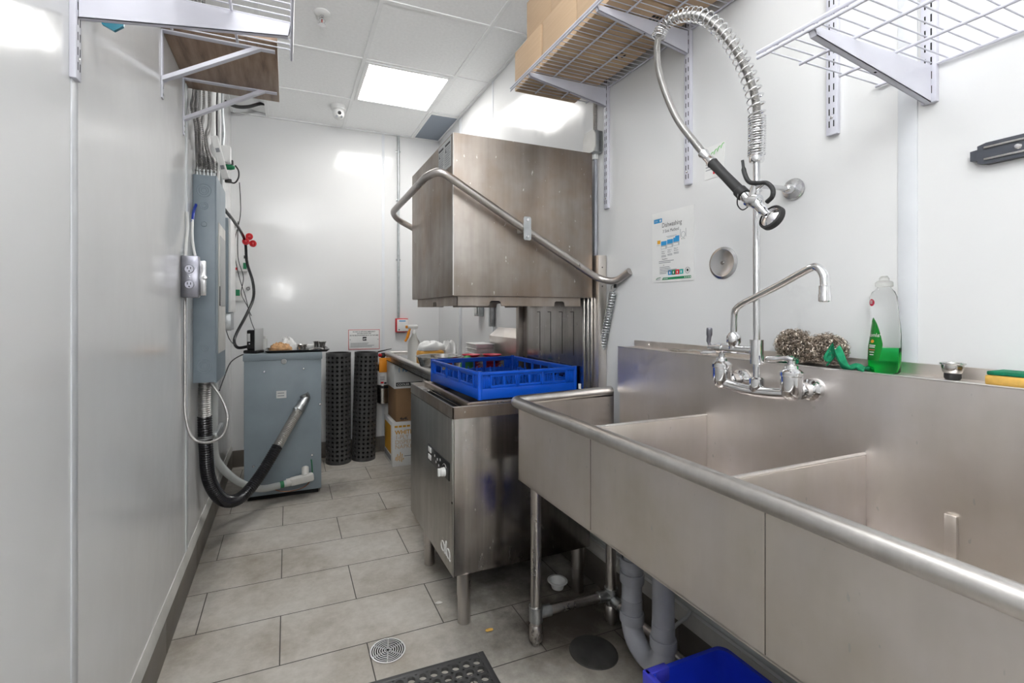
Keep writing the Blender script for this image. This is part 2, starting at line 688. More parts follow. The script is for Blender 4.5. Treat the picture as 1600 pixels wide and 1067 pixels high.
t = thing('sprinkler_head', (.175, 2.67, ZC), 'small chrome fire sprinkler head hanging from the ceiling', 'sprinkler')
MB('white_plastic').lathe([(0, 0), (.042, 0), (.042, -.004), (.03, -.012), (.016, -.016), (0, -.016)], (.175, 2.67, ZC)).build('escutcheon', t, 'white ceiling cup')
b = MB('satin_chrome').lathe([(0, -.014), (.011, -.014), (.011, -.03), (.007, -.034), (.007, -.04), (0, -.04)], (.175, 2.67, ZC))
for sgn in (-1, 1):
    b.tube(spline([(.175 + sgn * .009, 2.67, ZC - .032), (.175 + sgn * .016, 2.67, ZC - .045), (.175 + sgn * .004, 2.67, ZC - .062)], 5), .0025, 8)
b.lathe([(0, -.060), (.005, -.062), (.019, -.064), (.019, -.067), (0, -.067)], (.175, 2.67, ZC), n=12)
b.build('frame', t)
MB('shiny_bulb').cyl((.175, 2.67, ZC - .038), (.175, 2.67, ZC - .06), .003, n=10).build('glass_bulb', t, 'red glass bulb')

cx, cy = .375, 3.84
t = thing('security_camera', (cx, cy, ZC), 'white turret security camera on the ceiling, three dark lenses facing out', 'security camera')
MB('white_plastic').lathe([(0, 0), (.062, 0), (.062, -.012), (.056, -.03), (.045, -.036), (0, -.036)], (cx, cy, ZC)).build('base', t)
MB('white_plastic').ball((cx, cy - .008, ZC - .062), .046).build('ball_housing', t)
dv = V((.10, -.95, -.42)).normalized()
c0 = V((cx, cy - .008, ZC - .062)) + dv * .038
u, w, _ = frame(dv)
lens = MB('black_plastic').lathe([(0, .0135), (.008, .0135), (.014, .0115), (.014, 0), (0, 0)], c0 + V((0, 0, .011)), dv, 20)
for sx in (-1, 1):
    lens.m('ink_grey').lathe([(0, .0075), (.008, .0075), (.009, 0), (0, 0)], c0 + V((sx * .018, .003, -.017)), dv, 16)
lens.build('lens', t, 'black camera lens and infrared lamps')

# ------------------------------------------------------------------ three compartment sink
AX = .82
Y0, Y1 = .215, 1.595
t = thing('compartment_sink', (1.05, .9, 0), 'long stainless steel three compartment sink with high backsplash on pipe legs', 'sink')
st = 'sink_steel'
SINK = t
b = MB(st).box(AX, AX + .004, Y0, Y1, .632, .928).box(AX, 1.265, Y1 - .004, Y1, .632, .935).box(AX, 1.265, Y0, Y0 + .004, .632, .935)
b.box(AX, 1.268, Y0, Y1, .628, .634)
for k in (1.13, .68):
    b.m('dark_machine_steel')
b.m(st)
# weld seams on the apron
for y in (1.135, .60):
    b.m('dark_machine_steel').box(AX - .0008, AX, y - .001, y + .001, .635, .915)
b.build('basin_shell', t)
for nm, y in (('divider', 1.13), ('divider', .68)):
    d = MB(st).box(AX + .004, 1.266, y - .005, y + .005, .634, .932, .003)
    d.m('rim_steel').tube([(AX + .004, y, .934), (1.266, y, .934)], .0045, 8)
    d.m('rim_steel').tube([(1.262, y, .64), (1.262, y, .934)], .0045, 8)
    d.build(nm, t)
b = MB(st).prism([(1.266, .632), (1.27, .632), (1.27, 1.122), (1.344, 1.122), (1.344, 1.152), (1.3405, 1.152), (1.3405, 1.1265), (1.266, 1.1265)],
                 (0, -.35, 0), (1, 0, 0), (0, 0, 1), (0, 1.555 + .35, 0))
b.prism([(1.266, .94), (1.3, .94), (1.3, 1.1265), (1.266, 1.1265)], (0, 1.555, 0), (1, 0, 0), (0, 0, 1), (0, .012, 0))
b.m('rim_steel').tube([(1.2665, -.35, 1.1265), (1.2665, 1.566, 1.1265)], .0022, 8)
b.m('clean_steel').ball((1.3395, 1.47, 1.139), .004, 6)
b.build('backsplash', t)
rim = MB('rim_steel')
rp = fillet([(AX - .012, Y0 + .01, .926), (AX - .012, Y1 + .012, .926), (1.262, Y1 + .012, .937)], .03)
rim.tube(rp, .0205, 18)
rim.build('rim', t)
MB(st).box(AX - .0, 1.262, Y1 - .004, Y1 + .012, .915, .94, .003).build('end_flange', t)
MB(st).box(1.255, 1.266, .512, .532, .70, .855, .002).build('corner_clip', t)
MB('clean_steel').box(1.10, 1.13, .685, .69, .70, .862, .002).build('corner_clip', t)
def leg(x, y, par):
    l = MB('leg_steel').cyl((x, y, .05), (x, y, .635), .0205, n=20)
    l.m('galvanised').cyl((x, y, .60), (x, y, .632), .026, n=20).cyl((x, y, .092), (x, y, .148), .0265, n=20)
    l.m('leg_steel').lathe([(.022, .0), (.024, .0), (.026, .004), (.026, .05), (.0205, .06)][::-1] + [], (x, y, .02)).lathe([(0, 0), (.012, 0), (.0145, .006), (.0185, .05), (0, .05)], (x, y, 0))
    return l.build('leg', par)
for p in ((.88, 1.565), (1.222, 1.555), (.88, .25), (1.222, .25)):
    leg(*p, t)
for p0, p1 in (((.88, 1.565, .12), (1.222, 1.555, .12)), ((.88, .25, .12), (1.222, .25, .12)), ((1.222, 1.555, .105), (1.222, .25, .105))):
    a, c = V(p0), V(p1)
    d = (c - a).normalized()
    x = MB('leg_steel').cyl(a, c, .0165, n=18)
    for q, s_ in ((a, 1), (c, -1)):
        x.m('galvanised').cyl(q + d * s_ * .018, q + d * s_ * .062, .0215, n=18)
    x.build('crossbar', t)
for y in (1.36, .905, .45):
    MB('clean_steel').lathe([(0, .001), (.012, .001), (.03, .003), (.045, .006), (.05, .002), (.05, 0), (0, 0)], (1.08, y, .634)).build('drain', t)

# ------------------------------------------------------------------ trap pipes, wall pipe, floor things
PX = 1.14
t = thing('drain_trap', (PX, 1.26, 0), 'grey plastic u-bend drain trap under the steel sink', 'drain pipe')
ya, yb = 1.335, 1.185
u_ = [V((PX, (ya + yb) / 2 + math.cos(a) * (ya - yb) / 2, .165 + math.sin(a) * (ya - yb) / 2)) for a in [PI + PI * i / 16 for i in range(17)]]
MB('pvc_grey').tube([(PX, yb, .25), *u_, (PX, ya, .25)], .036, 22).build('trap_bend', t)
MB('pvc_grey').cyl((PX, yb, .17), (PX, yb, .628), .0345, n=22).build('tailpiece', t)
el = fillet([(PX, ya, .17), (PX, ya, .425), (1.343, ya - .03, .45)], .075, 8)
MB('pvc_grey').tube(el, .0345, 22).build('waste_arm', t)
def collar(p, d, r=.0405, L=.035):
    c = MB('pvc_grey')
    d = V(d).normalized()
    c.lathe([(r - .006, -L / 2), (r, -L / 2), (r + .0015, -L / 2 + .004), (r + .0015, L / 2 - .006), (r, L / 2), (r - .006, L / 2)], p, d, 22)
    c.build('coupling', t)
for p, d in (((PX, ya, .185), (0, 0, 1)), ((PX, yb, .19), (0, 0, 1)), ((PX, ya, .325), (0, 0, 1)), ((PX, ya, .375), (0, 0, 1)), ((PX + .075, ya - .012, .436), (1, -.1, .12)), ((PX + .045, ya - .008, .425), (1, -.1, .45)), ((PX, yb, .50), (0, 0, 1)), ((PX, yb, .61), (0, 0, 1))):
    collar(p, d)

o = MB('pale_pvc').tube([(1.318, 2.3, .235), (1.318, .2, .235)], .0125, 14).build('wall_pipe')
tag(o, 'white plastic pipe running along the wall low behind the steel sink', 'pipe')
o = MB('pale_pvc').tube(spline([(1.27, 1.27, .02), (1.24, 1.275, .09), (1.26, 1.26, .16), (1.30, 1.24, .2), (1.318, 1.24, .222)], 6), .006, 10).build('drain_hose')
tag(o, 'thin white hose curling behind the grey drain trap', 'hose')
o = MB('cover_plate').lathe([(0, .006), (.08, .006), (.0875, .004), (.089, 0), (0, 0)], (1.06, 1.45, 0), n=40).build('cleanout_cover')
tag(o, 'round black drain cover lying on the floor near the sink leg', 'drain cover')

# floor drain
t = thing('floor_drain', (.349, 1.742, 0), 'round metal floor drain grate set into the tiles', 'floor drain')
fd = MB('satin_chrome')
R0 = [.066, .056, .048, .0395, .031, .0225, .014]
for i, r in enumerate(R0):
    w_ = .006 if i == 0 else .0034
    fd.lathe([(r - w_, .0005), (r - w_, .004), (r, .004), (r, .0005), (r - w_, .0005)], (.349, 1.742, 0), n=44)
fd.lathe([(0, .004), (.006, .004), (.006, .0005)], (.349, 1.742, 0), n=14)
for k in range(6):
    a = k * PI / 3 + .3
    i0 = fd.mark()
    fd.box(0, .06, -.002, .002, .0005, .004)
    fd.tf(i0, Matrix.Translation((.349, 1.742, 0)) @ Matrix.Rotation(a, 4, 'Z'))
fd.build('grate', t)
MB('dark_hole').lathe([(0, .0004), (.062, .0004), (.062, .0001), (0, .0001)], (.349, 1.742, 0), n=40).build('drain_hole', t, 'dark drain opening')

o = MB('white_plastic').lathe([(0, .004), (.026, .004), (.037, .036), (.046, .036), (.046, .039), (.036, .039), (.034, .036), (.024, .007), (0, .007)], (1.15, 1.845, 0)).build('sauce_cup')
tag(o, 'small white sauce cup on the dark floor under the dishwasher', 'cup')
for k, (p, lab) in enumerate([((.745, 1.70, 0), 'small yellow food scrap on the floor beside the front dishwasher leg'), ((.61, 1.94, 0), 'small white food scrap on the floor behind the front dishwasher leg')]):
    b = MB('sponge_yellow' if k == 0 else 'bread_white').ball((p[0], p[1], .005), .01, 8, (1.6, .7, .5), .25)
    tag(b.build('food_scrap'), lab, 'food scrap')


def holed_sheet(nx, ny, r, segs, emb):
    """square cells with round holes; emb(u, v, w) maps cell space (u, v in cells, w 0..1 thickness) to points"""
    mb = MB('black_mat')
    vs, fs = [], []
    def q(u, v, w):
        vs.append(emb(u, v, w))
        return len(vs) - 1
    for i in range(nx):
        for j in range(ny):
            ou = []
            for k in range(segs):
                a = 2 * PI * (k + .5) / segs
                c_, s_ = math.cos(a), math.sin(a)
                m_ = .5 / max(abs(c_), abs(s_))
                ou.append((i + .5 + c_ * m_, j + .5 + s_ * m_, i + .5 + c_ * r, j + .5 + s_ * r))
            A = [q(o[0], o[1], 1) for o in ou]
            B = [q(o[2], o[3], 1) for o in ou]
            C = [q(o[2], o[3], 0) for o in ou]
            D = [q(o[0], o[1], 0) for o in ou]
            for k in range(segs):
                k2 = (k + 1) % segs
                fs += [(A[k], A[k2], B[k2], B[k]), (B[k], B[k2], C[k2], C[k]), (C[k], C[k2], D[k2], D[k])]
    mb.add(vs, fs)
    return mb


MX0, MY0, pit = .033, .735, .0398
mb = holed_sheet(15, 20, .37, 16, lambda u, v, w: V((MX0 + .022 + u * pit, MY0 + .022 + v * pit, .001 + w * .012)))
x1, y1 = MX0 + .044 + 15 * pit, MY0 + .044 + 20 * pit
for a in ((MX0, MX0 + .022, MY0, y1), (x1 - .022, x1, MY0, y1), (MX0 + .022, x1 - .022, MY0, MY0 + .022), (MX0 + .022, x1 - .022, y1 - .022, y1)):
    mb.box(*a, 0, .013, .003)
i_all = Matrix.Translation((x1, y1, 0)) @ Matrix.Rotation(math.radians(-1.0), 4, 'Z') @ Matrix.Translation((-x1 + .0, -y1 + .02, 0))
mb.tf(0, i_all)
tag(mb.build('rubber_floor_mat', normals=False), 'flat black rubber anti-fatigue mat with round holes on the floor', 'floor mat')

# blue bin under the sink
bx0, bx1, by0, by1, bh = .905, 1.195, .50, 1.01, .285
t = thing('plastic_bin', ((bx0 + bx1) / 2, (by0 + by1) / 2, 0), 'open blue plastic bin standing on the floor under the sink', 'bin')
b = MB('bin_blue')
def ring(ins, z):
    return [(bx0 + ins, by0 + ins, z), (bx1 - ins, by0 + ins, z), (bx1 - ins, by1 - ins, z), (bx0 + ins, by1 - ins, z)]
def rr(ins, z, r=.03, k=5):
    x0, x1_, y0, y1_ = bx0 + ins, bx1 - ins, by0 + ins, by1 - ins
    out = []
    for cx_, cy_, a0 in ((x1_ - r, y1_ - r, 0), (x0 + r, y1_ - r, PI / 2), (x0 + r, y0 + r, PI), (x1_ - r, y0 + r, 1.5 * PI)):
        for i in range(k + 1):
            a = a0 + PI / 2 * i / k
            out.append((cx_ + math.cos(a) * r, cy_ + math.sin(a) * r, z))
    return out
rings = [rr(.055, 0), rr(.05, .004), rr(.006, bh - .03), rr(.0, bh - .03), rr(0, bh), rr(.012, bh), rr(.014, bh - .03), rr(.056, .008)]
n_ = len(rings[0])
vs = [p for r_ in rings for p in r_]
fs = [[i for i in range(n_)][::-1], [(len(rings) - 1) * n_ + i for i in range(n_)]]
for a in range(len(rings) - 1):
    for i in range(n_):
        j = (i + 1) % n_
        fs.append((a * n_ + i, a * n_ + j, (a + 1) * n_ + j, (a + 1) * n_ + i))
b.add(vs, fs)
b.build('tub', t)
MB('bin_blue_worn').box(bx0 - .002, bx0 + .075, by1 - .016, by1 + .006, bh - .035, bh + .004, .004).box(bx0 - .004, bx0 + .014, by1 - .12, by1 + .004, bh - .035, bh + .004, .004).build('handle', t, 'paler worn blue handle lip')

# ------------------------------------------------------------------ faucet with pre-rinse unit
FX = 1.185
t = thing('prerinse_faucet', (1.265, .895, 1.07), 'chrome wall faucet with coiled pre-rinse spring hose and swing spout above sink', 'faucet')
b = MB('chrome')
ct = V((0, 0, 0))
for y in (.797, 1.001):
    b.lathe([(0, 0), (.03, 0), (.031, -.004), (.027, -.012), (.017, -.016), (.017, -.03), (.0215, -.031), (.0215, -.048), (.0165, -.049), (.0165, -.082), (0, -.082)][:], (1.2655, y, 1.068), (1, 0, 0), 24)
    b.lathe([(0, -.027), (.012, -.026), (.021, -.018), (.0245, -.002), (.0245, .034), (.0265, .036), (.0265, .045), (.022, .05), (.0165, .054), (.0155, .062), (.009, .064), (.009, .074), (0, .074)], (FX, y, 1.072), n=24)
arc = spline([(FX, .797, 1.062), (FX, .835, 1.056), (FX, .90, 1.052), (FX, .96, 1.056), (FX, 1.001, 1.062)], 6)
b.tube(arc, .0155, 16)
b.lathe([(0, -.018), (.0125, -.014), (.0175, 0), (.0185, .012), (.0185, .03), (.0135, .034), (0, .034)], (FX, .892, 1.058), n=22)
b.build('valve_body', t)
b = MB('satin_chrome').cyl((FX, .892, 1.09), (FX, .892, 1.70), .0085, n=18)
b.build('riser_pipe', t)
b = MB('chrome').lathe([(.0085, 0), (.0165, .0), (.0165, .066), (.0085, .066)], (FX, .892, 1.128), n=22)
b.tube([(FX, .892, 1.163), (FX, 1.0, 1.163)], .0125, 18)
b.lathe([(.0125, 0), (.0165, .001), (.0165, .016), (.012, .02), (.012, .03), (.008, .034), (.008, .05), (0, .05)], (FX, .995, 1.163), (0, 1, 0), 20)
b.lathe([(.014, 0), (.0145, .014), (.019, .02), (.019, .036), (.013, .046), (.0095, .05)], (FX, .962, 1.163), n=22)
b.build('add_on_valve', t)
b = MB('zinc_box').tube(spline([(FX, 1.043, 1.163), (FX - .002, 1.046, 1.18), (FX - .004, 1.042, 1.20), (FX - .006, 1.04, 1.222)], 5), [.0045] * 5 + [.0065] * 5 + [.0085] * 5 + [.007], 12)
b.build('lever', t, 'dull grey add-on valve lever')
sp = spline([(FX, .962, 1.20), (1.182, .958, 1.255), (1.178, .949, 1.277), (1.172, .922, 1.293), (1.165, .88, 1.309), (1.15, .795, 1.342), (1.132, .72, 1.371), (1.127, .698, 1.371), (1.123, .683, 1.353), (1.12, .679, 1.33), (1.12, .679, 1.30)], 7)
b = MB('chrome').tube(sp, .0092, 18)
b.lathe([(.0092, .014), (.0115, .012), (.0115, -.006), (.0125, -.008), (.0125, -.022), (.009, -.024), (.008, -.015), (0, -.015)], (1.12, .679, 1.316), n=20)
b.build('swing_spout', t)
for y, dx, col in ((1.001, -.016, 'chrome'), (.797, -.01, 'chrome')):
    b = MB(col).tube(spline([(FX, y - .006, 1.148), (FX - .003, y + .012, 1.15), (FX + dx * .6, y + .034, 1.147), (FX + dx, y + .06, 1.145)], 5), [.008] * 5 + [.0065] * 5 + [.0078] * 5 + [.006], 12)
    b.m('ink_green' if y < .9 else 'ink_red').cyl((FX, y, 1.1555), (FX, y, 1.1575), .004, n=10)
    b.build('handle', t)
# wall support
b = MB('satin_chrome').lathe([(0, 0), (.03, 0), (.031, -.003), (.028, -.008), (.014, -.012), (.013, -.03), (.0095, -.034), (.007, -.036), (.007, -.15), (0, -.15)], (1.3435, .897, 1.62), (1, .0, .03), 22)
b.lathe([(.0085, -.014), (.013, -.014), (.013, .014), (.0085, .014)], (FX, .892, 1.61), n=16)
b.build('wall_bracket', t)
hp = [(1.185, .892, 1.695), (1.185, .891, 1.80), (1.184, .897, 1.86), (1.179, .916, 1.933), (1.170, .947, 2.013), (1.160, .993, 2.095), (1.15, 1.045, 2.158), (1.14, 1.109, 2.195), (1.13, 1.156, 2.199), (1.121, 1.181, 2.172), (1.115, 1.186, 2.125), (1.11, 1.173, 2.046), (1.105, 1.134, 1.947), (1.10, 1.083, 1.85), (1.10, 1.022, 1.764), (1.10, .988, 1.718)]
hose = spline(hp, 10)
b = MB('armoured_metal')
corrugated(b, hose, .0094, .0042, .0008, 12)
b.build('hose', t, 'ribbed steel hose')
cut = 10 * 9 + 4
sp_path = hose[:cut]
def pf(tt):
    if tt < .155:
        return .0066
    if tt > .955:
        return .0066
    if tt > .74:
        return .0165
    return .0225
b = MB('chrome').tube(coil(sp_path, .0205, pf, 18), .0021, 8)
b.build('spring', t, 'chrome coil spring')
b = MB('chrome').lathe([(0, 0), (.0165, 0), (.0185, .004), (.0185, .016), (.0215, .018), (.0215, .022), (.0085, .022)], (1.185, .892, 1.676), n=20)
b.build('spring_collar', t)
h0, h1 = V((1.10, .988, 1.718)), V((1.10, .862, 1.571))
hd = (h1 - h0).normalized()
L = (h1 - h0).length
b = MB('chrome').lathe([(.009, -.008), (.014, -.006), (.014, .0), (.0115, .004), (.0125, .03), (.0145, .036), (.0145, .042), (.011, .044)], h0, hd, 20)
b.m('black_rubber').lathe([(.011, .042), (.0145, .044), (.0135, .05), (.0125, .1), (.0135, L - .025), (.0165, L - .022), (.0165, L - .002), (.011, L)], h0, hd, 20)
b.build('grip', t, 'black rubber spray grip')
b = MB('chrome').tube(spline([h1, h1 + hd * .02, (1.10, .838, 1.553), (1.10, .822, 1.548)], 5), [.013] * 5 + [.016] * 6 + [.016] * 5, 18)
b.tube(spline([(1.10, .836, 1.556), (1.10, .822, 1.536), (1.098, .806, 1.518), (1.098, .797, 1.508)], 5), [.015] * 5 + [.012] * 5 + [.0095] * 6, 16)
b.cyl((1.10, .845, 1.545), (1.10, .83, 1.588), .011, n=16)
b.cyl((1.10, .832, 1.580), (1.10, .81, 1.592), .009, .009, n=14)
b.build('spray_valve', t)
fdv = V((.90, -.15, -.40)).normalized()
fc = V((1.096, .797, 1.508))
b = MB('chrome').lathe([(.006, 0), (.016, .003), (.026, .008), (.0275, .014), (.0, .014)], fc, fdv, 28)
b.m('black_rubber').lathe([(.026, .006), (.0305, .008), (.0315, .013), (.0315, .021), (.028, .024), (0, .022)], fc, fdv, 28)
b.build('spray_head', t)
lv = spline([(1.088, .858, 1.660), (1.088, .852, 1.625), (1.087, .838, 1.599), (1.086, .814, 1.590), (1.086, .791, 1.584), (1.086, .776, 1.566), (1.086, .777, 1.548), (1.088, .792, 1.538)], 6)
b = MB('black_rubber').tube(lv, [.0035] * 4 + [.0055] * (len(lv) - 4), 12)
b.build('squeeze_lever', t, 'black squeeze lever')
o = MB('black_plastic').tube(spline([(1.098, .872, 1.585), (1.082, .866, 1.57), (1.088, .872, 1.548), (1.10, .866, 1.535), (1.112, .856, 1.55), (1.112, .858, 1.578)], 6, True), .0016, 8, closed=True).build('hold_down_ring', t, 'black wire hold ring')

# ------------------------------------------------------------------ things on the sink ledge
LZ = 1.1267
def curl_blob(c, r, sz, n, seed):
    random.seed(seed)
    mb = MB('wool_core').ball((0, 0, 0), r * .84, 14, sz, .05)
    mb.m('steel_wool')
    for k in range(n):
        a, zz = random.uniform(0, 2 * PI), random.uniform(-.9, 1)
        q = math.sqrt(1 - zz * zz)
        p = V((math.cos(a) * q * sz[0], math.sin(a) * q * sz[1], zz * sz[2])) * r * random.uniform(.78, 1.02)
        u, w, d = frame(V((random.gauss(0, 1), random.gauss(0, 1), random.gauss(0, 1))))
        rr_ = random.uniform(.0025, .0055)
        ph = random.uniform(0, 6)
        pts = [p + u * math.cos(ph + j * .75) * rr_ + w * math.sin(ph + j * .75) * rr_ + d * (j * .0010) for j in range(9)]
        mb.tube(pts, .00055, 3, caps=False)
    zmin = min(v.z for v in mb.v)
    mb.tf(0, Matrix.Translation((c[0], c[1], c[2] - zmin)))
    return mb
tag(curl_blob((1.304, .868, LZ), .042, (.85, 1.15, 1.08), 1500, 3).build('steel_scrubber', normals=False), 'steel wool scrubber beside the riser pipe, the taller of two on sink ledge', 'scrubber', 'steel wool scrubbers')
tag(curl_blob((1.308, .788, LZ), .039, (.82, 1.2, 1.0), 1500, 4).build('steel_scrubber', normals=False), 'steel wool scrubber touching the green cloth on sink ledge', 'scrubber', 'steel wool scrubbers')
# green cloth (crumpled pad)
gc = MB('green_cloth')
NX, NY = 26, 14
vs = []
for i in range(NX + 1):
    for j in range(NY + 1):
        s_, v_ = i / NX, j / NY
        y = .768 - s_ * .088
        x = 1.268 + v_ * (.012 + .04 * min(1, s_ * 1.6))
        hgt = max(0, 1 - abs(s_ - .19) / .25) * .056 * (1 - .3 * v_) + .004 + .006 * math.sin(s_ * 17 + v_ * 5) * (1 - s_ * .4) + .004 * math.sin(v_ * 11 + s_ * 4)
        vs.append((x + .004 * math.sin(s_ * 12), y + .006 * math.sin(v_ * 7), LZ + .0045 + max(0, hgt)))
fs = [(i * (NY + 1) + j, i * (NY + 1) + j + 1, (i + 1) * (NY + 1) + j + 1, (i + 1) * (NY + 1) + j) for i in range(NX) for j in range(NY)]
nv = len(vs)
vs += [(x, y, z - .0042) for x, y, z in vs]
fs += [tuple(nv + k for k in f[::-1]) for f in fs]
edge = [j for j in range(NY + 1)] + [i * (NY + 1) + NY for i in range(1, NX + 1)] + [NX * (NY + 1) + j for j in range(NY - 1, -1, -1)] + [i * (NY + 1) for i in range(NX - 1, 0, -1)]
for a, b_ in zip(edge, edge[1:] + edge[:1]):
    fs.append((a, b_, nv + b_, nv + a))
gc.add(vs, fs)
tag(gc.build('scouring_cloth', ang=80), 'crumpled green scouring cloth between steel wool and soap bottle', 'cloth')
b = MB('green_pad').tube(spline([(1.283, .905, LZ + .010), (1.279, .88, LZ + .0105), (1.276, .845, LZ + .0105)], 6), [.009, .0098, .0092, .0098, .009, .0095, .0098, .009, .0095, .0098, .0092, .009, .0085], 14)
tag(b.build('scouring_pad', ang=60), 'rolled green scouring pad tucked under the steel wool', 'scouring pad')

# dish soap bottle
def oval(c, prof, n=28):
    """loft of ellipses; prof rows (z, half width along y, half width along x, shift in y)"""
    mb = MB()
    vs, fs = [], []
    for z, a, b_, sh in prof:
        for j in range(n):
            t_ = 2 * PI * j / n
            vs.append((c[0] + math.sin(t_) * b_, c[1] + math.cos(t_) * a + sh, c[2] + z))
    for i in range(len(prof) - 1):
        for j in range(n):
            k = (j + 1) % n
            fs.append((i * n + j, i * n + k, (i + 1) * n + k, (i + 1) * n + j))
    fs.append(list(range(n))[::-1])
    fs.append([(len(prof) - 1) * n + j for j in range(n)])
    return vs, fs
bc = (1.305, .660, LZ)
BH = .228
prof = [(0, .026, .021, 0), (.004, .030, .024, 0), (.03, .0312, .025, 0), (.06, .031, .025, -.001), (.09, .0285, .0245, -.003), (.115, .026, .0235, -.0035), (.14, .0258, .023, -.001), (.16, .0268, .023, .0015), (.178, .0258, .022, .002), (.19, .021, .019, .0015), (.199, .0125, .0125, .0005), (.204, .0125, .0125, 0)]
prof = [tuple(x) for x in prof]
t = thing('soap_bottle', bc, 'clear dish soap bottle with some green liquid and green label on ledge', 'bottle')
vs, fs = oval(bc, prof)
MB('clear_plastic').add(vs, fs).build('bottle_body', t, ang=60)
lq = [(z, max(.002, a - .0016), max(.002, q - .0016), s_) for z, a, q, s_ in prof if z <= .06]
lq[0] = (.0015,) + lq[0][1:]
vs, fs = oval(bc, lq)
MB('green_liquid').add(vs, fs).build('soap_liquid', t, 'green liquid soap', ang=60)
MB('milky_plastic').lathe([(.0135, .201), (.0165, .203), (.0165, .212), (.013, .215), (.0085, .217), (.0095, .222), (.006, .227), (0, .227)], bc, n=22).build('cap', t)
# label wrapped on the surface facing the room
def onbottle(zz, tt, lift=.0006):
    for r0, r1 in zip(prof, prof[1:]):
        if r0[0] <= zz <= r1[0]:
            k = (zz - r0[0]) / (r1[0] - r0[0])
            a, q, s_ = [r0[i] + (r1[i] - r0[i]) * k for i in (1, 2, 3)]
            return V((bc[0] + math.sin(tt) * (q + lift), bc[1] + math.cos(tt) * (a + lift) + s_, bc[2] + zz))
lab = MB('glossy_green_label')
rows = 22
vs = []
for i in range(rows + 1):
    k = i / rows
    zz = .028 + k * .102
    wd = math.sin(min(1, (1 - k) * 1.15 + .03) * PI * .62) ** .9
    wd = 1.1 * (1 - k ** 2.4) * (.6 + .4 * min(1, k * 2.6)) + .02
    tc_ = -.95 + .12 * math.sin(k * 4)
    for j in range(9):
        vs.append(onbottle(zz, tc_ - wd + 2 * wd * j / 8))
fs = [(i * 9 + j, i * 9 + j + 1, (i + 1) * 9 + j + 1, (i + 1) * 9 + j) for i in range(rows) for j in range(8)]
lab.add(vs, fs)
def wrap_text(mb, txt, zc, t0, size, mat, k=1.0):
    mb.m(mat)
    i0 = mb.mark()
    mb.text(txt, (0, 0, 0), (1, 0, 0), (0, 1, 0), size, 'CENTER', 0)
    for i in range(i0, len(mb.v)):
        p = mb.v[i]
        # reading direction runs towards -Y on this side
        mb.v[i] = onbottle(zc + p.y, t0 + p.x * k / .0285, .0011)
wrap_text(lab, 'Palmolive', .0845, -1.0, .0125, 'white_lettering')
for zc, wd, mm in ((.064, .55, 'white_lettering'), (.060, .5, 'white_lettering'), (.0535, .5, 'pink_red'), (.048, .42, 'white_lettering'), (.042, .36, 'white_lettering')):
    lab.m(mm)
    vs = []
    for zz in (zc - .0011, zc + .0011):
        for j in range(6):
            vs.append(onbottle(zz, -1.1 - wd / 2 + wd * j / 5, .0011))
    lab.add(vs, [(j, j + 1, 6 + j + 1, 6 + j) for j in range(5)])
lab.m('ink_orange').add([onbottle(.0735 + .004 * math.sin(a), -1.1 + .15 * math.cos(a), .0011) for a in [2 * PI * i / 12 for i in range(12)]], [list(range(12))])
lab.m('pink_red').add([onbottle(.165 + .0085 * math.sin(a), -1.05 + .3 * math.cos(a), .0008) for a in [2 * PI * i / 18 for i in range(18)]], [list(range(18))])
lab.m('white_lettering')
for zc in (.169, .166, .163):
    lab.add([onbottle(zc + dz, -1.05 + tt, .0014) for dz, tt in ((-.0007, -.14), (-.0007, .14), (.0007, .14), (.0007, -.14))], [(0, 1, 2, 3)])
lab.build('bottle_label', t, 'green product label with white lettering', ang=60, normals=False)

t = thing('sink_strainer', (1.302, .537, LZ), 'small steel sink strainer basket with black stopper on the ledge', 'strainer')
MB('clean_steel').lathe([(.0135, .014), (.0155, .016), (.0175, .026), (.0175, .031), (.0205, .033), (.0205, .0355), (.016, .0355), (.0145, .03), (.012, .018), (0, .018)], (1.302, .537, LZ), n=28).build('basket', t)
MB('black_rubber').lathe([(0, 0), (.011, 0), (.0135, .004), (.0135, .013), (.009, .015), (0, .015)], (1.302, .537, LZ), n=24).build('stopper', t, 'black rubber stopper')
t = thing('sponge', (1.302, .43, LZ), 'yellow sponge with green scouring top lying on the ledge', 'sponge')
MB('sponge_yellow').box(1.272, 1.336, .372, .478, LZ, LZ + .02, .004).build('sponge_body', t)
MB('green_pad').box(1.2725, 1.3355, .373, .475, LZ + .02, LZ + .0275, .002).build('scouring_layer', t, 'green abrasive layer')
b = MB('clean_steel').tube(spline([(1.30, 1.16, LZ + .004), (1.296, 1.20, LZ + .012), (1.29, 1.235, LZ + .007), (1.29, 1.27, LZ + .0045)], 7), [.003] * 8 + [.0035] * 7 + [.003] * 7, 10)
i0 = b.mark()
b.lathe([(0, -.003), (.008, -.0025), (.014, .001), (.0165, .005), (.0155, .005), (.012, .002), (0, -.0015)], (0, 0, 0), n=20)
b.tf(i0, Matrix.Translation((1.292, 1.292, LZ + .0032)) @ Matrix.Diagonal((.85, 1.6, 1, 1)))
tag(b.build('spoon'), 'steel spoon lying at the far end of the sink ledge', 'spoon')

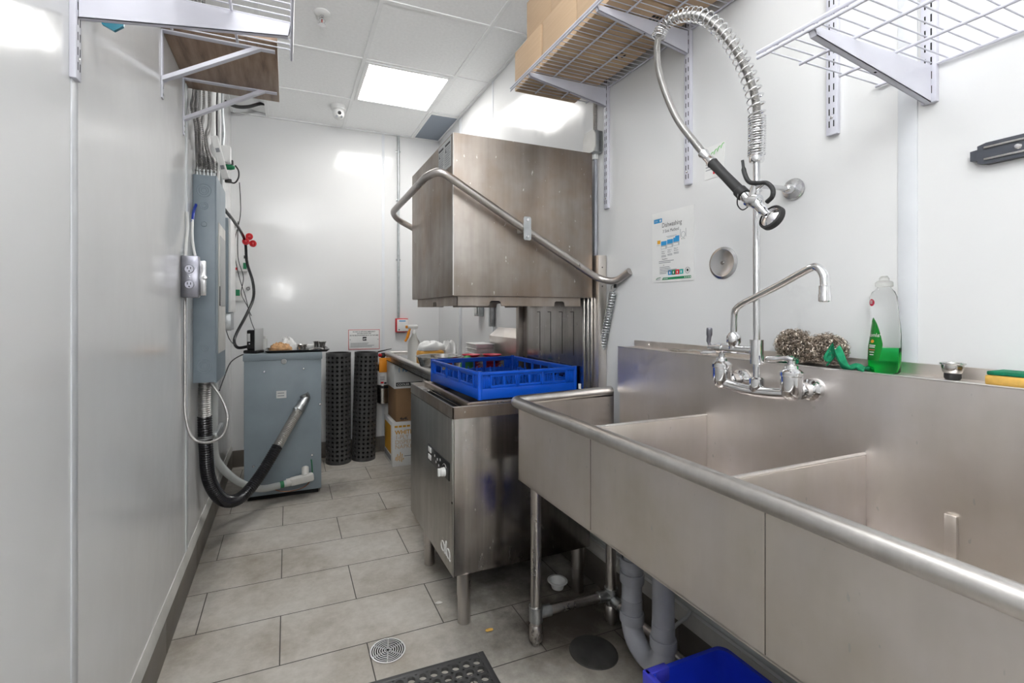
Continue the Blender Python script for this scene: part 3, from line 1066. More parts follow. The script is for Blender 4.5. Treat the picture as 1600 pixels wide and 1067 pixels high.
# ------------------------------------------------------------------ right wall fittings
WXR = WR - .0008
t = thing('dishwashing_poster', (WR, 1.352, 1.384), 'laminated white Dishwashing 3 Sink Method poster on the wall', 'poster')
def pp(yl, z, d=.002):      # poster space: yl metres from its left edge (which is at the larger Y)
    return (WR - d, 1.454 - yl, z)
MB('paper_white').add([(WR - .0008, 1.454, 1.384), (WR - .0008, 1.25, 1.383), (WR - .0008, 1.25, 1.652), (WR - .0008, 1.454, 1.656), (WR - .0022, 1.454, 1.384), (WR - .0022, 1.25, 1.383), (WR - .0022, 1.25, 1.652), (WR - .0022, 1.454, 1.656)],
                      [(0, 1, 2, 3), (4, 5, 6, 7), (0, 1, 5, 4), (1, 2, 6, 5), (2, 3, 7, 6), (3, 0, 4, 7)]).build('sheet', t)
pu, pv = (0, -1, 0), (0, 0, 1)
b = MB('ink')
X_ = WR - .0024
def ptext(s_, yl, z, size, mat='ink', width=None):
    b.m(mat).text(s_, (X_, 1.454 - yl, z), pu, pv, size, 'LEFT', .0003, width=width)
def prect(yl, z, w, h, mat, lift=.0003):
    x = X_ - lift
    b.m(mat).add([(x, 1.454 - yl, z), (x, 1.454 - yl - w, z), (x, 1.454 - yl - w, z + h), (x, 1.454 - yl, z + h)], [(0, 1, 2, 3)])
ptext('Dishwashing', .052, 1.594, .025, 'ink', .096)
ptext('3 Sink Method', .056, 1.573, .017, 'ink', .078)
prect(.01, 1.615, .042, .016, 'ink_blue')
ptext('STEP', .014, 1.6195, .008, 'white_lettering')
b.m('white_lettering').add([(X_ - .0008, 1.454 - .044 + .004 * math.cos(a), 1.623 + .005 * math.sin(a)) for a in [2 * PI * i / 10 for i in range(10)]], [list(range(10))])
for k in range(3):
    prect(.047 + k * .031, 1.511 + (k * .003), .029, .014, 'label_grey')
    prect(.047 + k * .031, 1.525 + (k * .003), .029, .016, 'ink_blue')
    prect(.0485 + k * .031, 1.5125 + (k * .003), .022, .008, 'paper_white', .0006)
    ptext(('Step 1', 'Step 2', 'Step 3')[k], .05 + k * .031, 1.499 + k * .003, .0075, 'ink')
    ptext(('Wash', 'Rinse', 'Sanitize')[k], .05 + k * .031, 1.4915 + k * .003, .007, 'ink')
    for q in range(2):
        prect(.049 + k * .031, 1.4845 - q * .004 + k * .003, .024, .0018, 'ink_grey')
prect(.118, 1.541, .02, .012, 'ink_blue', .0002)
prect(.028, 1.533, .016, .014, 'ink_orange')
ptext('Scrape', .026, 1.527, .005)
for q in range(2):
    b.m('ink_grey').tube([(X_ - .0004, 1.454 - (.143 + q * .026), 1.543), (X_ - .0004, 1.454 - (.143 + q * .026), 1.575)], .0006, 5)
b.m('ink_grey').tube([(X_ - .0004, 1.454 - .156 + .009 * math.cos(a), 1.553 + .011 * math.sin(a)) for a in [2 * PI * i / 16 for i in range(16)]], .0006, 5, closed=True)
ptext('Air Dry', .146, 1.536, .006)
prect(.075, 1.556, .05, .0012, 'ink_grey'); prect(.08, 1.552, .035, .0012, 'ink_grey')
ptext('Supplies', .052, 1.470, .0085)
for i, wd in enumerate((.075, .06)):
    prect(.036, 1.463 - i * .006, wd, .0024, 'ink_grey')
ptext('or', .058, 1.447, .0075)
for i, wd in enumerate((.05, .055, .085, .06, .035)):
    prect(.04, 1.440 - i * .006, wd, .0024, 'ink_grey')
for k, mm in enumerate(('ink_blue', 'ink_green', 'ink_red', 'ink_teal')):
    prect(.083 + k * .0185, 1.409, .0182, .018, mm)
    prect(.089 + k * .0185, 1.413, .005, .009, 'white_lettering', .0006)
b.m('ink_grey').tube([(X_ - .0004, 1.454 - .176 + .0105 * math.cos(a), 1.421 + .0105 * math.sin(a)) for a in [2 * PI * i / 20 for i in range(20)]], .0009, 5, closed=True)
prect(.172, 1.4165, .008, .009, 'ink')
b.m('ink_green').add([(X_ - .0003, 1.454 - .052, 1.392), (X_ - .0003, 1.454 - .192, 1.392), (X_ - .0003, 1.454 - .192, 1.401), (X_ - .0003, 1.454 - .058, 1.401)], [(0, 1, 2, 3)])
for k in range(4):
    prect(.162 + k * .008, 1.3945, .004, .004, 'white_lettering', .0006)
prect(.06, 1.3955, .022, .002, 'white_lettering', .0006)
b.m('ink_green').tube(spline([(X_ - .0004, 1.454 - .022, 1.395), (X_ - .0004, 1.454 - .028, 1.400), (X_ - .0004, 1.454 - .045, 1.402)], 5), .0012, 5)
prect(.025, 1.3935, .018, .002, 'ink_grey')
b.build('print', t, 'blue sink diagram and lettering', normals=False)

o = MB('satin_chrome').lathe([(0, .006), (.004, .006), (.0045, .0045), (.006, .0045), (.042, .0045), (.045, .006), (.053, .003), (.0535, 0), (0, 0)], (WR, 1.131, 1.432), (-1, 0, 0), 44)
o.m('dark_machine_steel').lathe([(0, .007), (.005, .0068), (.006, .0046), (0, .0046)], (WR, 1.131, 1.432), (-1, 0, 0), 14)
tag(o.build('access_cover'), 'round stainless steel wall access cover beside the faucet riser', 'cover plate')

t = thing('wall_sticker', (WR, 1.17, 1.74), 'small white wall sticker with green leaf strokes behind the spray hose', 'sticker')
MB('paper_white').box(WR - .0012, WR - .0004, 1.125, 1.205, 1.725, 1.835).build('sheet', t)
b = MB('ink_lime')
for k in range(5):
    y = 1.195 - k * .014
    b.tube(spline([(WR - .0016, y, 1.792 + k * .006), (WR - .0016, y - .006, 1.805 + k * .006), (WR - .0016, y - .013, 1.807 + k * .006)], 4), .0016, 5)
for k in range(3):
    b.m('ink_grey').box(WR - .0018, WR - .0012, 1.165 - k * .004, 1.20, 1.775 - k * .01, 1.7775 - k * .01)
b.m('ink_red').box(WR - .0018, WR - .0012, 1.163, 1.170, 1.738, 1.752)
b.build('print', t, 'green, grey and red printing', normals=False)

# magnetic knife strip
t = thing('knife_strip', (WR, .35, 1.57), 'dark grey magnetic knife strip with two metal rails screwed to wall', 'knife rack')
MB('slate').prism([(.13, 1.585), (.13, 1.606), (.15, 1.617), (.497, 1.617), (.510, 1.613), (.510, 1.606), (.521, 1.605), (.521, 1.585), (.510, 1.583), (.510, 1.577), (.497, 1.573), (.15, 1.573)], (WR - .015, 0, 0), (0, 1, 0), (0, 0, 1), (.0145, 0, 0)).build('backing', t)
b = MB('clean_steel')
for z in (1.583, 1.607):
    b.box(WR - .0175, WR - .014, .15, .500, z - .0022, z + .0022, .0008)
b.build('magnetic_rails', t, 'bright steel magnet rails')
MB('satin_chrome').lathe([(0, .0035), (.004, .003), (.006, .0005), (.006, 0), (0, 0)], (WR - .015, .452, 1.595), (-1, 0, 0), 16).build('screw', t)


def standard(x, y, z0, z1, sgn, label):
    """slotted shelf upright; sgn = direction away from the wall"""
    t = MB('white_paint')
    t.box(x, x + sgn * .013, y - .014, y + .014, z0, z1, .002)
    t.m('dark_hole')
    z = z0 + .02
    while z < z1 - .04:
        for dy in (-.0055, .0055):
            t.box(x + sgn * .0128, x + sgn * .0134, y + dy - .0013, y + dy + .0013, z, z + .017)
        z += .032
    t.m('satin_chrome').lathe([(0, .0025), (.004, .001), (.004, 0), (0, 0)], (x + sgn * .0132, y, z0 + .045), (sgn, 0, 0), 10)
    o = t.build('slotted_shelf_upright')
    return tag(o, label, 'shelf upright', 'slotted wall uprights')


def wire_shelf(name, label, xw, xf, y0, y1, z, ybr, drop=.085, lip=.010, tip=.022):
    sgn = 1 if xf > xw else -1
    t = thing(name, ((xw + xf) / 2, (y0 + y1) / 2, z - drop), label, 'wire shelf', 'white wire wall shelves')
    b = MB('white_paint')
    n = int((y1 - y0) / .0254)
    for k in range(n + 1):
        y = y0 + (y1 - y0) * k / n
        b.tube(fillet([(xw + sgn * .006, y, z + .003), (xf, y, z + .003), (xf, y, z - lip)], .005, 2), .0016, 6)
    L = xf - xw
    for xx, zz, r in ((xw + sgn * .008, z - .001, .0035), (xw + L * .36, z - .0015, .0035), (xw + L * .70, z - .0015, .0035)):
        b.tube([(xx, y0 - .004, zz), (xx, y1 + .004, zz)], r, 8)
    b.build('wire_deck', t)
    b = MB('white_paint')
    b.tube([(xf + sgn * .003, y0 - .01, z + .001), (xf + sgn * .003, y1 + .01, z + .001)], .0042, 8)
    b.tube([(xf + sgn * .003, y0 - .01, z - lip), (xf + sgn * .003, y1 + .01, z - lip)], .0036, 8)
    b.build('front_lip', t)
    for y in ybr:
        poly = [(xw + sgn * .0145, z - .004), (xf - sgn * .004, z - .004), (xf - sgn * .001, z + .004), (xf + sgn * .001, z - .008), (xf - sgn * .006, z - tip), (xw + L * .45, z - tip - (drop - tip) * .55), (xw + sgn * .0145, z - drop)]
        br = MB('white_paint')
        for dy in (-.006, .0045):
            br.prism([poly[0], poly[1], poly[3], poly[4], poly[5], poly[6]], (0, y + dy, 0), (1, 0, 0), (0, 0, 1), (0, .0015, 0))
        br.prism([poly[4], poly[5], poly[6], (poly[6][0], poly[6][1] + .002), (poly[5][0], poly[5][1] + .002), (poly[4][0], poly[4][1] + .002)], (0, y - .006, 0), (1, 0, 0), (0, 0, 1), (0, .012, 0))
        br.prism([poly[3], poly[4], (poly[4][0], poly[4][1] + .003), (poly[3][0] - sgn * .002, poly[3][1] + .003)], (0, y - .006, 0), (1, 0, 0), (0, 0, 1), (0, .012, 0))
        br.m('dark_hole').box(xw + L * .5 - .005, xw + L * .5 + .005, y - .002, y + .002, z - .0535, z - .0500)
        br.build('bracket', t)
    return t


standard(WR, 1.732, 1.735, ZC - .05, -1, 'white slotted wall upright nearest the dishwasher hood')
standard(WR, 1.27, 1.727, ZC - .05, -1, 'white slotted wall upright behind the looping spray hose')
standard(WR, .791, 1.737, ZC - .05, -1, 'white slotted wall upright between the hose spring and the knife strip bracket')
standard(WR, .591, 1.737, ZC - .05, -1, 'white slotted wall upright holding the empty shelf above the knife strip')
standard(WL, 1.243, 1.765, ZC - .05, 1, 'white slotted upright on the bare wall opposite the sink')
wire_shelf('wire_shelf', 'white wire shelf loaded with cardboard boxes above the spray hose', WR, .938, .98, 1.885, 2.278, (1.732, 1.27))
wire_shelf('wire_shelf', 'empty white wire shelf above the knife strip', WR, .935, -.30, .69, 1.822, (.591, -.15))
wire_shelf('wire_shelf', 'white wire shelf on the opposite wall, seen from below near the wooden shelf', WL, .008, .25, 1.375, 1.985, (1.243, .5), .088, .02, .037)
b = MB('black_plastic').box(-.24, -.12, 1.05, 1.20, 1.992, 2.006, .004)
b.box(-.235, -.125, 1.055, 1.195, 2.006, 2.02, .004)
tag(b.build('baking_tray'), 'dark tray lying on the wire shelf near the wooden shelf', 'tray')
b = MB('teal_plastic')
i0 = b.mark()
b.prism([(-.026, 0), (.026, .004), (.022, -.03), (.004, -.045), (-.020, -.034)], (0, 0, 0), (1, 0, 0), (0, 0, 1), (0, .008, 0))
b.tf(i0, Matrix.Translation((-.385, 1.345, 1.981)))
tag(b.build('plastic_tag'), 'small teal plastic tag hanging under the end of wire shelf', 'tag')


# ------------------------------------------------------------------ cardboard boxes on the shelf
SZ = 2.2835
def carton(x0, x1, y0, y1, z0, z1, label, marks=0, group='cardboard boxes on the wire shelf'):
    t = thing('cardboard_box', ((x0 + x1) / 2, (y0 + y1) / 2, z0), label, 'box', group)
    MB('cardboard').box(x0, x1, y0, y1, z0, z1, .003).build('carton', t)
    ym = (y0 + y1) / 2
    MB('ink_tan').box(x0 + .01, x1 - .01, ym - .024, ym + .024, z0 - .0006, z0 + .0001).build('tape', t, 'tan packing tape')
    if marks:
        b = MB('ink')
        zz = z0 - .0009
        if marks & 1:          # recycling style triangle of three pieces on the underside
            for k in range(3):
                a = k * 2 * PI / 3 + .5
                i0 = b.mark()
                b.box(-.012, .012, .013, .021, 0, .0003)
                b.tf(i0, Matrix.Translation((x1 - .08, y0 + .06, zz)) @ Matrix.Rotation(a, 4, 'Z'))
        if marks & 2:
            for k in range(2):
                for q in range(6):
                    b.box(x1 - .14 + q * .016, x1 - .128 + q * .016, y0 + .05 + k * .018, y0 + .061 + k * .018, zz, zz + .0003)
        if marks & 4:
            for q in range(9):
                b.box(x0 - .0006, x0, y0 + .04 + q * .018, y0 + .051 + q * .018, z0 + .02, z0 + .034)
        b.build('printing', t, 'black printed marks')
    return t
carton(.972, 1.296, 1.69, 1.925, SZ, 2.462, 'cardboard box at the far end of the shelf, next to hood, bottom row', 0)
carton(.975, 1.30, 1.437, 1.678, SZ, 2.464, 'cardboard box second from the shelf end near the hood, bottom row', 1)
carton(.972, 1.30, 1.20, 1.430, SZ, 2.464, 'cardboard box above the curve of the spray hose, bottom row', 2)
carton(.974, 1.30, .985, 1.193, SZ, 2.464, 'cardboard box at the near end of the shelf beyond the hose, bottom row')
carton(1.0, 1.30, 1.63, 1.862, 2.465, 2.66, 'cardboard box in the upper row, the one nearest the ceiling light')
carton(.98, 1.30, 1.37, 1.62, 2.465, 2.66, 'cardboard box in the upper row beside the second upright')

# ------------------------------------------------------------------ electrical box and conduit behind the hood
t = thing('junction_box', (1.31, 1.79, 1.98), 'grey metal junction box with round white cover between hood and upright', 'junction box')
MB('galvanised').box(1.295, 1.344, 1.765, 1.835, 2.0, 2.10, .006).build('box', t)
MB('dirty_white_trim').prism([(.018 - .05, -.05), (.032, -.05), (.046, -.028), (.046, .028), (.032, .05), (-.032, .05), (-.046, .028), (-.046, -.028)], (1.2955, 1.80, 2.05), (0, 1, 0), (0, 0, 1), (-.006, 0, 0)).build('cover', t, 'off-white cover plate')
b = MB('armoured_metal')
corrugated(b, [(1.325, 1.80, 2.10), (1.325, 1.80, 2.885)], .0095, .007, .0012, 12)
tag(b.build('flexible_conduit'), 'ribbed metal conduit rising from the junction box to the ceiling', 'conduit')
b = MB('pvc_grey').tube(spline([(1.325, 1.80, 2.002), (1.325, 1.795, 1.93), (1.328, 1.80, 1.85), (1.328, 1.80, 1.60), (1.33, 1.805, 1.50)], 6), .0085, 12)
b.m('white_plastic').cyl((1.325, 1.80, 1.975), (1.325, 1.80, 2.0), .014, n=16)
tag(b.build('cable'), 'grey cable dropping from the junction box behind the dishwasher post', 'cable')

# ------------------------------------------------------------------ dishwasher
DX0, DX1, DY0, DY1 = .615, 1.275, 1.765, 2.455
t = thing('hood_dishwasher', (.95, 2.11, 0), 'stainless steel pass-through dishwasher with raised hood and lift handle', 'dishwasher')
DW = t
b = MB('dark_machine_steel').box(DX0 + .006, DX1, DY0 + .003, DY1, .205, .84, .003)
b.m('machine_steel').box(DX0, DX1, DY0, DY0 + .004, .838, .888).box(DX0, DX1, DY1 - .004, DY1, .838, .888).box(DX0, DX0 + .004, DY0, DY1, .838, .888).box(DX1 - .004, DX1, DY0, DY1, .838, .888)
b.m('dark_hole').box(DX0 + .004, DX1 - .004, DY0 + .004, DY1 - .004, .838, .846)
b.build('cabinet', t)
b = MB('front_steel').box(DX0, DX0 + .006, DY0 + .012, DY1 - .004, .205, .835, .002)
b.m('rim_steel').tube([(DX0 + .003, DY0 + .004, .205), (DX0 + .003, DY0 + .004, .888)], .003, 8)
b.m('dark_hole').lathe([(0, .002), (.005, .002), (.005, 0), (0, 0)], (DX0 + .001, DY0 + .012, .5), (-1, 0, 0), 10)
b.build('front_panel', t)
MB('rim_steel').box(DX0 - .0006, DX1, DY0 - .0006, DY0 + .001, .885, .8895).box(DX0 - .0006, DX0 + .001, DY0, DY1, .885, .8895).build('top_edge', t)
# scoop tray and rack rails inside the well
b = MB('clean_steel').box(.625, .70, 2.33, 2.44, .868, .873).box(.62, .70, 2.30, 2.33, .858, .866)
b.build('strainer_tray', t)
b = MB('machine_steel')
for x in (.70, 1.235):
    b.box(x - .009, x + .009, 1.80, 2.47, .868, .892, .002)
for y in (1.815, 2.44):
    b.box(.70, 1.235, y - .006, y + .006, .872, .892, .002)
b.m('clean_steel').box(.674, .679, 1.81, 2.44, .863, .868)
b.cyl((.85, 1.80, .862), (.85, 1.80, .888), .006, n=12).cyl((.828, 1.80, .85), (.828, 1.80, .888), .0025, n=8)
b.build('rack_track', t)
for x, y in ((.672, 1.793), (.665, 2.27), (1.226, 1.797), (1.215, 2.40)):
    MB('leg_steel').lathe([(0, 0), (.024, 0), (.026, .003), (.0265, .11), (.029, .112), (.029, .206), (0, .206)], (x, y, 0), n=24).build('leg', t)
# control panel
cp = MB('black_plastic').box(DX0 - .004, DX0, 1.805, 2.115, .578, .652, .001)
cpo = cp.build('control_panel', t, 'black control strip')
b = MB('white_plastic').box(DX0 - .007, DX0 - .003, 2.055, 2.098, .622, .645, .002).box(DX0 - .007, DX0 - .003, 2.055, 2.098, .588, .611, .002)
b.build('rocker_switch', cpo, 'white rocker switches')
kb = MB('white_plastic').lathe([(0, .02), (.012, .02), (.017, .016), (.019, 0), (0, 0)], (DX0 - .004, 1.86, .600), (-1, 0, 0), 20)
kb.box(DX0 - .034, DX0 - .022, 1.855, 1.865, .584, .616, .002)
kb.build('dial_knob', cpo, 'white dial knob')
b = MB('white_lettering')
for (y, z) in ((2.0, .627), (1.96, .622), (1.92, .632), (1.98, .606), (1.94, .602)):
    b.lathe([(0, .0006), (.006, .0006), (.006, 0), (0, 0)], (DX0 - .0042, y, z), (-1, 0, 0), 12)
b.tube([(DX0 - .0045, 1.86 + .028 * math.cos(a), .605 + .028 * math.sin(a)) for a in [(.2 + .6 * i / 11) * PI for i in range(12)]], .001, 5)
b.build('panel_markings', cpo, 'white printed markings')
# maker's script
lg = MB('white_lettering')
lx = DX0 - .0012
def lp(pts):
    lg.tube(spline([(lx, 1.92 - a, .255 + b_) for a, b_ in pts], 6), .0028, 6)
cir = lambda ca, cb_, ra, rb: [(ca + ra * math.cos(k), cb_ + rb * math.sin(k)) for k in [2 * PI * i / 12 + .8 for i in range(12)]] + [(ca + ra * math.cos(.8), cb_ + rb * math.sin(.8))]
lp(cir(.028, .020, .022, .019))
lp([(.05, .034), (.049, .01), (.056, .001), (.066, .012), (.075, .05), (.07, .058), (.064, .045), (.066, .012), (.078, .002)])
lp(cir(.10, .020, .020, .019))
lp([(.118, .034), (.118, .006), (.126, .001)])
lg.build('logo', t, 'pale script logo', normals=False)
# hood
HZ0, HZ1 = 1.333, 1.99
b = MB('machine_steel').box(DX0, 1.285, DY0, 2.425, HZ0, HZ1, .004)
hood = b.build('hood', t)
MB('rim_steel').box(DX0 - .001, DX0 + .003, DY0 - .001, DY0 + .003, HZ0 + .004, HZ1 - .002).build('hood_edge', hood, 'bright folded corner edge')
# hood skirt with half-round notches
b = MB('machine_steel')
def notched(length, marks_):
    pts = [(0, 0)]
    for m_ in marks_:
        pts += [(m_ - .028, 0), (m_ - .024, .018), (m_ - .016, .022), (m_ + .016, .022), (m_ + .024, .018), (m_ + .028, 0)]
    return pts + [(length, 0), (length, .042), (0, .042)]
b.prism(notched(.594, (.17, .483)), (.64, 1.785, 1.294), (1, 0, 0), (0, 0, 1), (0, .003, 0))
b.prism(notched(.62, (.31,)), (.64, 1.785, 1.294), (0, 1, 0), (0, 0, 1), (.003, 0, 0))
b.prism(notched(.594, (.17, .483)), (.64, 2.402, 1.294), (1, 0, 0), (0, 0, 1), (0, .003, 0))
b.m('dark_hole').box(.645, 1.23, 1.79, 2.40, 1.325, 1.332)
b.build('hood_skirt', t)
lb = MB('label_grey')
for y0, y1, z0 in ((1.785, 1.868, 1.862), (1.872, 1.955, 1.862)):
    lb.m('label_grey').box(DX0 - .0012, DX0 - .0002, y0, y1, z0, 1.982)
    lb.m('ink').box(DX0 - .0018, DX0 - .0012, y0 + .012, y1 - .008, 1.958, 1.966)
    lb.prism([(0, 0), (.014, 0), (.007, .014)], (DX0 - .0012, y1 - .010, 1.932), (0, -1, 0), (0, 0, 1), (-.0006, 0, 0))
    lb.m('ink_grey')
    for k in range(9):
        lb.box(DX0 - .0018, DX0 - .0012, y0 + .01 + (k % 3) * .006, y1 - (.03 if 1.925 < 1.95 - k * .009 < 1.95 else .008), 1.946 - k * .009, 1.949 - k * .009)
lb.build('warning_label', hood, 'grey printed warning labels')
# lift handle
near = [(1.335, 1.585, 1.436), (1.322, 1.66, 1.398), (1.285, 1.715, 1.408)]
HP = [(1.335, 1.575, 1.440), (1.325, 1.655, 1.398), (1.275, 1.715, 1.418), (.90, 1.718, 1.618), (.605, 1.718, 1.782), (.515, 1.735, 1.80), (.505, 1.80, 1.798), (.505, 2.30, 1.788), (.510, 2.42, 1.778), (.60, 2.475, 1.735), (.90, 2.475, 1.595), (1.27, 2.475, 1.41)]
hp_ = fillet([HP[0], HP[1], HP[2], HP[3], (.545, 1.718, 1.815), (.505, 1.775, 1.80), (.505, 2.40, 1.785), (.545, 2.475, 1.765), HP[10], HP[11]], .07, 9)
b = MB('leg_steel').tube(hp_, .0155, 18)
b.build('lift_handle', t)
b = MB('galvanised').prism([(-.013, -.048), (.013, -.048), (.017, -.042), (.017, .042), (.013, .048), (-.013, .048), (-.017, .042), (-.017, -.042)], (.915, 1.700, 1.612), (1, 0, 0), (0, 0, 1), (0, -.004, 0))
b.box(.902, .928, 1.70, 1.766, 1.60, 1.624, .002)
for dz in (-.033, .034):
    b.m('chrome').lathe([(0, .005), (.006, .004), (.0075, 0), (0, 0)], (.915, 1.696, 1.612 + dz), (0, -1, 0), 12)
b.build('handle_bracket', t)
# rear posts, back sheet and springs
b = MB('sink_steel').box(1.298, 1.342, 1.738, 1.745, .89, 1.525, .002).box(1.298, 1.304, 1.745, 1.79, .89, 1.525, .002)
for z in (1.385, 1.47):
    b.m('dark_hole').lathe([(0, .0008), (.003, .0008), (.003, 0), (0, 0)], (1.318, 1.738, z), (0, -1, 0), 8)
b.build('rear_post', t)
b = MB('clean_steel')
for x, y in ((1.262, 1.80), (1.277, 1.79), (1.29, 1.78)):
    b.box(x - .004, x + .004, y - .004, y + .004, .89, 1.335, .001)
b.build('guide_rails', t)
b = MB('dark_machine_steel').box(1.274, 1.278, 1.82, 2.425, .87, 1.36)
b.m('dark_machine_steel')
for y in (1.90, 2.0, 2.11, 2.22):
    b.m('dark_hole').box(1.2735, 1.274, y - .002, y + .002, 1.06, 1.27)
    b.box(1.2735, 1.274, y, y + .03, 1.268, 1.271)
b.m('machine_steel').box(1.245, 1.275, 2.415, 2.45, .87, 1.36, .002)
b.m('white_plastic').cyl((1.262, 1.832, .912), (1.262, 1.832, .935), .007, n=10)
b.build('back_sheet', t)
spa, spb = V((1.327, 1.675, 1.355)), V((1.329, 1.815, .90))
b = MB('galvanised').tube(coil([spa, spb], .0145, lambda q: .0066, 12), .0026, 6)
b.tube(spline([spa, spa + V((0, -.012, .012)), spa + V((0, -.006, .03)), spa + V((0, .010, .028)), spa + V((0, .012, .014))], 5), .0021, 7)
b.m('black_plastic').cyl((1.328, 1.663, 1.375), (1.326, 1.658, 1.40), .006, n=10)
b.build('counter_spring', t, 'coil counterbalance spring')

# blue dish rack
RC = V((.995, 2.15, 0))
rk0, rkh = .8935, .118
t = thing('dish_rack', (RC.x, RC.y, rk0), 'bright blue plastic dish rack sitting on the dishwasher', 'dish rack')
HX, HY_ = .252, .30
b = MB('blue_plastic')
z0, z1 = rk0, rk0 + rkh
bh_ = .046
def wall_run(L, place):
    """side wall of length 2L: lower band, posts, windows and top rail; place(a, d, z) maps along/outward/up"""
    def bx(a0, a1, d0, d1, za, zb, bv=.0015):
        i0 = b.mark()
        b.box(a0, a1, d0, d1, za, zb, bv)
        for k in range(i0, len(b.v)):
            p = b.v[k]
            b.v[k] = place(p.x, p.y, p.z)
    bx(-L, L, -.004, .004, z0, z0 + bh_, .003)
    bx(-L, L, -.004, 0, z0 + bh_, z0 + bh_ + .012)
    bx(-L, L, -.005, .006, z1 - .014, z1, .003)
    bx(-L, L, -.004, 0, z1 - .024, z1 - .012)
    wn = (2 * L - .14) / 3
    for k in range(4):
        a = -L + .055 + k * (wn + .010)
        w_ = .022 if k in (1, 2) else .06
        c_ = a if k in (1, 2) else (-L + .03 if k == 0 else L - .03)
        bx(c_ - w_ / 2, c_ + w_ / 2, -.004, 0, z0 + bh_, z1 - .012)
    for k in range(3):
        a = -L + .06 + (2 * L - .12) * (k + .5) / 3
        bx(a - .005, a + .005, -.004, -.001, z0 + bh_, z1 - .012)
    for k in range(4):
        a = -L + .055 + (2 * L - .11) * k / 3
        bx(a - .003, a + .003, 0, .005, z0 + bh_, z1 - .012, .001)
    for e in (-1, 1):
        for q in range(5):
            a = e * (L - .006 - q * .008)
            bx(a - .0016, a + .0016, 0, .003, z0 + bh_, z1 - .012, .0006)
wall_run(HX, lambda a, d, z: V((a, -HY_ - d, z)))
wall_run(HX, lambda a, d, z: V((a, HY_ + d, z)))
wall_run(HY_, lambda a, d, z: V((-HX - d, a, z)))
wall_run(HY_, lambda a, d, z: V((HX + d, a, z)))
for sx in (-1, 1):
    for sy in (-1, 1):
        b.cyl((sx * (HX - .004), sy * (HY_ - .004), z0), (sx * (HX - .004), sy * (HY_ - .004), z1 + .003), .011, n=14)
RM = Matrix.Translation(RC) @ Matrix.Rotation(math.radians(3.0), 4, 'Z')
b.tf(0, RM)
b.build('rack_frame', t)
b = MB('blue_plastic')
for k in range(15):
    x = -HX + HX * 2 * k / 14
    b.box(x - .002, x + .002, -HY_, HY_, z0 + .006, z0 + .014)
for k in range(17):
    y = -HY_ + HY_ * 2 * k / 16
    b.box(-HX, HX, y - .002, y + .002, z0 + .006, z0 + .014)
b.tf(0, RM)
b.build('rack_base', t)
peg = None
for i in range(9):
    for j in range(10):
        x, y = -HX + .04 + i * (HX * 2 - .08) / 8, -HY_ + .04 + j * (HY_ * 2 - .08) / 9
        if peg is None:
            px0, py0 = x, y
            b = MB('blue_plastic').cyl((x, y, z0 + .012), (x, y, z0 + .075), .0042, .0028, 8)
            b.tf(0, RM)
            peg = b.build('peg', t)
        else:
            o = peg.copy()
            COL.objects.link(o)
            q = RM.to_3x3() @ V((x - px0, y - py0, 0))
            o.location = q

# ------------------------------------------------------------------ clean-dish table and what stands on it
TZ = .905
TB = .852
t = thing('steel_table', (1.07, 3.35, 0), 'stainless steel dish table with rolled edge behind the dishwasher', 'table')
b = MB('clean_steel').box(.80, 1.342, 2.47, 4.06, TB - .006, TB)
b.m('clean_steel').box(.80, .804, 2.47, 4.06, TB - .006, TZ - .004)
b.build('tabletop', t)
b = MB('rim_steel').tube(fillet([(.80, 2.56, TZ + .003), (.80, 4.06, TZ + .003), (1.34, 4.06, TZ + .003)], .04), .02, 16)
b.build('rolled_edge', t)
b = MB('sink_steel').prism([(1.30, TB), (1.265, 1.11), (1.335, 1.165), (1.342, 1.165), (1.342, TB)], (0, 2.47, 0), (1, 0, 0), (0, 0, 1), (0, .42, 0))
b.build('backsplash', t)
for x, y in ((.845, 2.98), (1.17, 4.02), (1.30, 2.98), (1.30, 4.02)):
    MB('leg_steel').lathe([(0, 0), (.013, 0), (.018, .04), (.0205, .05), (.0205, TB - .006), (0, TB - .006)], (x, y, 0), n=18).build('leg', t)

o = MB('clean_steel').lathe([(0, 0), (.06, 0), (.085, .014), (.122, .065), (.142, .128), (.150, .131), (.150, .135), (.140, .133), (.119, .067), (.08, .017), (.055, .003), (0, .003)], (.91, 2.88, TB + .0006), n=44).build('mixing_bowl')
tag(o, 'stainless steel mixing bowl on the dish table beside the blue rack', 'bowl')

def cloth_heap(c, rx, ry, h, mat, seed, jag=0.):
    random.seed(seed)
    mb = MB(mat)
    n1, n2 = 12, 26
    vs, fs = [], []
    for i in range(n1 + 1):
        f = i / n1
        for j in range(n2):
            a = 2 * PI * j / n2
            r = math.sin(f * PI / 2) * (1 + .10 * math.sin(3 * a + seed) + .07 * math.sin(7 * a + seed * 2)) + random.uniform(-.03 - jag * .5, .03 + jag * .5) * f
            z = h * math.cos(f * PI / 2) ** .7 * (1 + .22 * math.sin(4 * a + f * 9 + seed) * math.sin(f * PI)) + random.uniform(0, .06 + jag * 2) * h * (1 - f)
            vs.append((c[0] + math.cos(a) * r * rx, c[1] + math.sin(a) * r * ry, c[2] + max(0, z)))
    for i in range(n1):
        for j in range(n2):
            k = (j + 1) % n2
            fs.append((i * n2 + j, i * n2 + k, (i + 1) * n2 + k, (i + 1) * n2 + j))
    fs.append([n1 * n2 + j for j in range(n2)])
    mb.add(vs, fs)
    return mb
yo = MB('orange_yellow').box(.88, 1.06, 3.22, 3.36, TB + .0004, TZ + .085, .02)
tag(yo.build('folded_towel'), 'orange-yellow folded towel stack behind the steel bowl', 'towel')
tag(cloth_heap((.97, 3.29, TZ + .0854), .098, .068, .062, 'paper_white', 2).build('white_rag', ang=80), 'white rag heaped on the orange-yellow towel', 'rag')
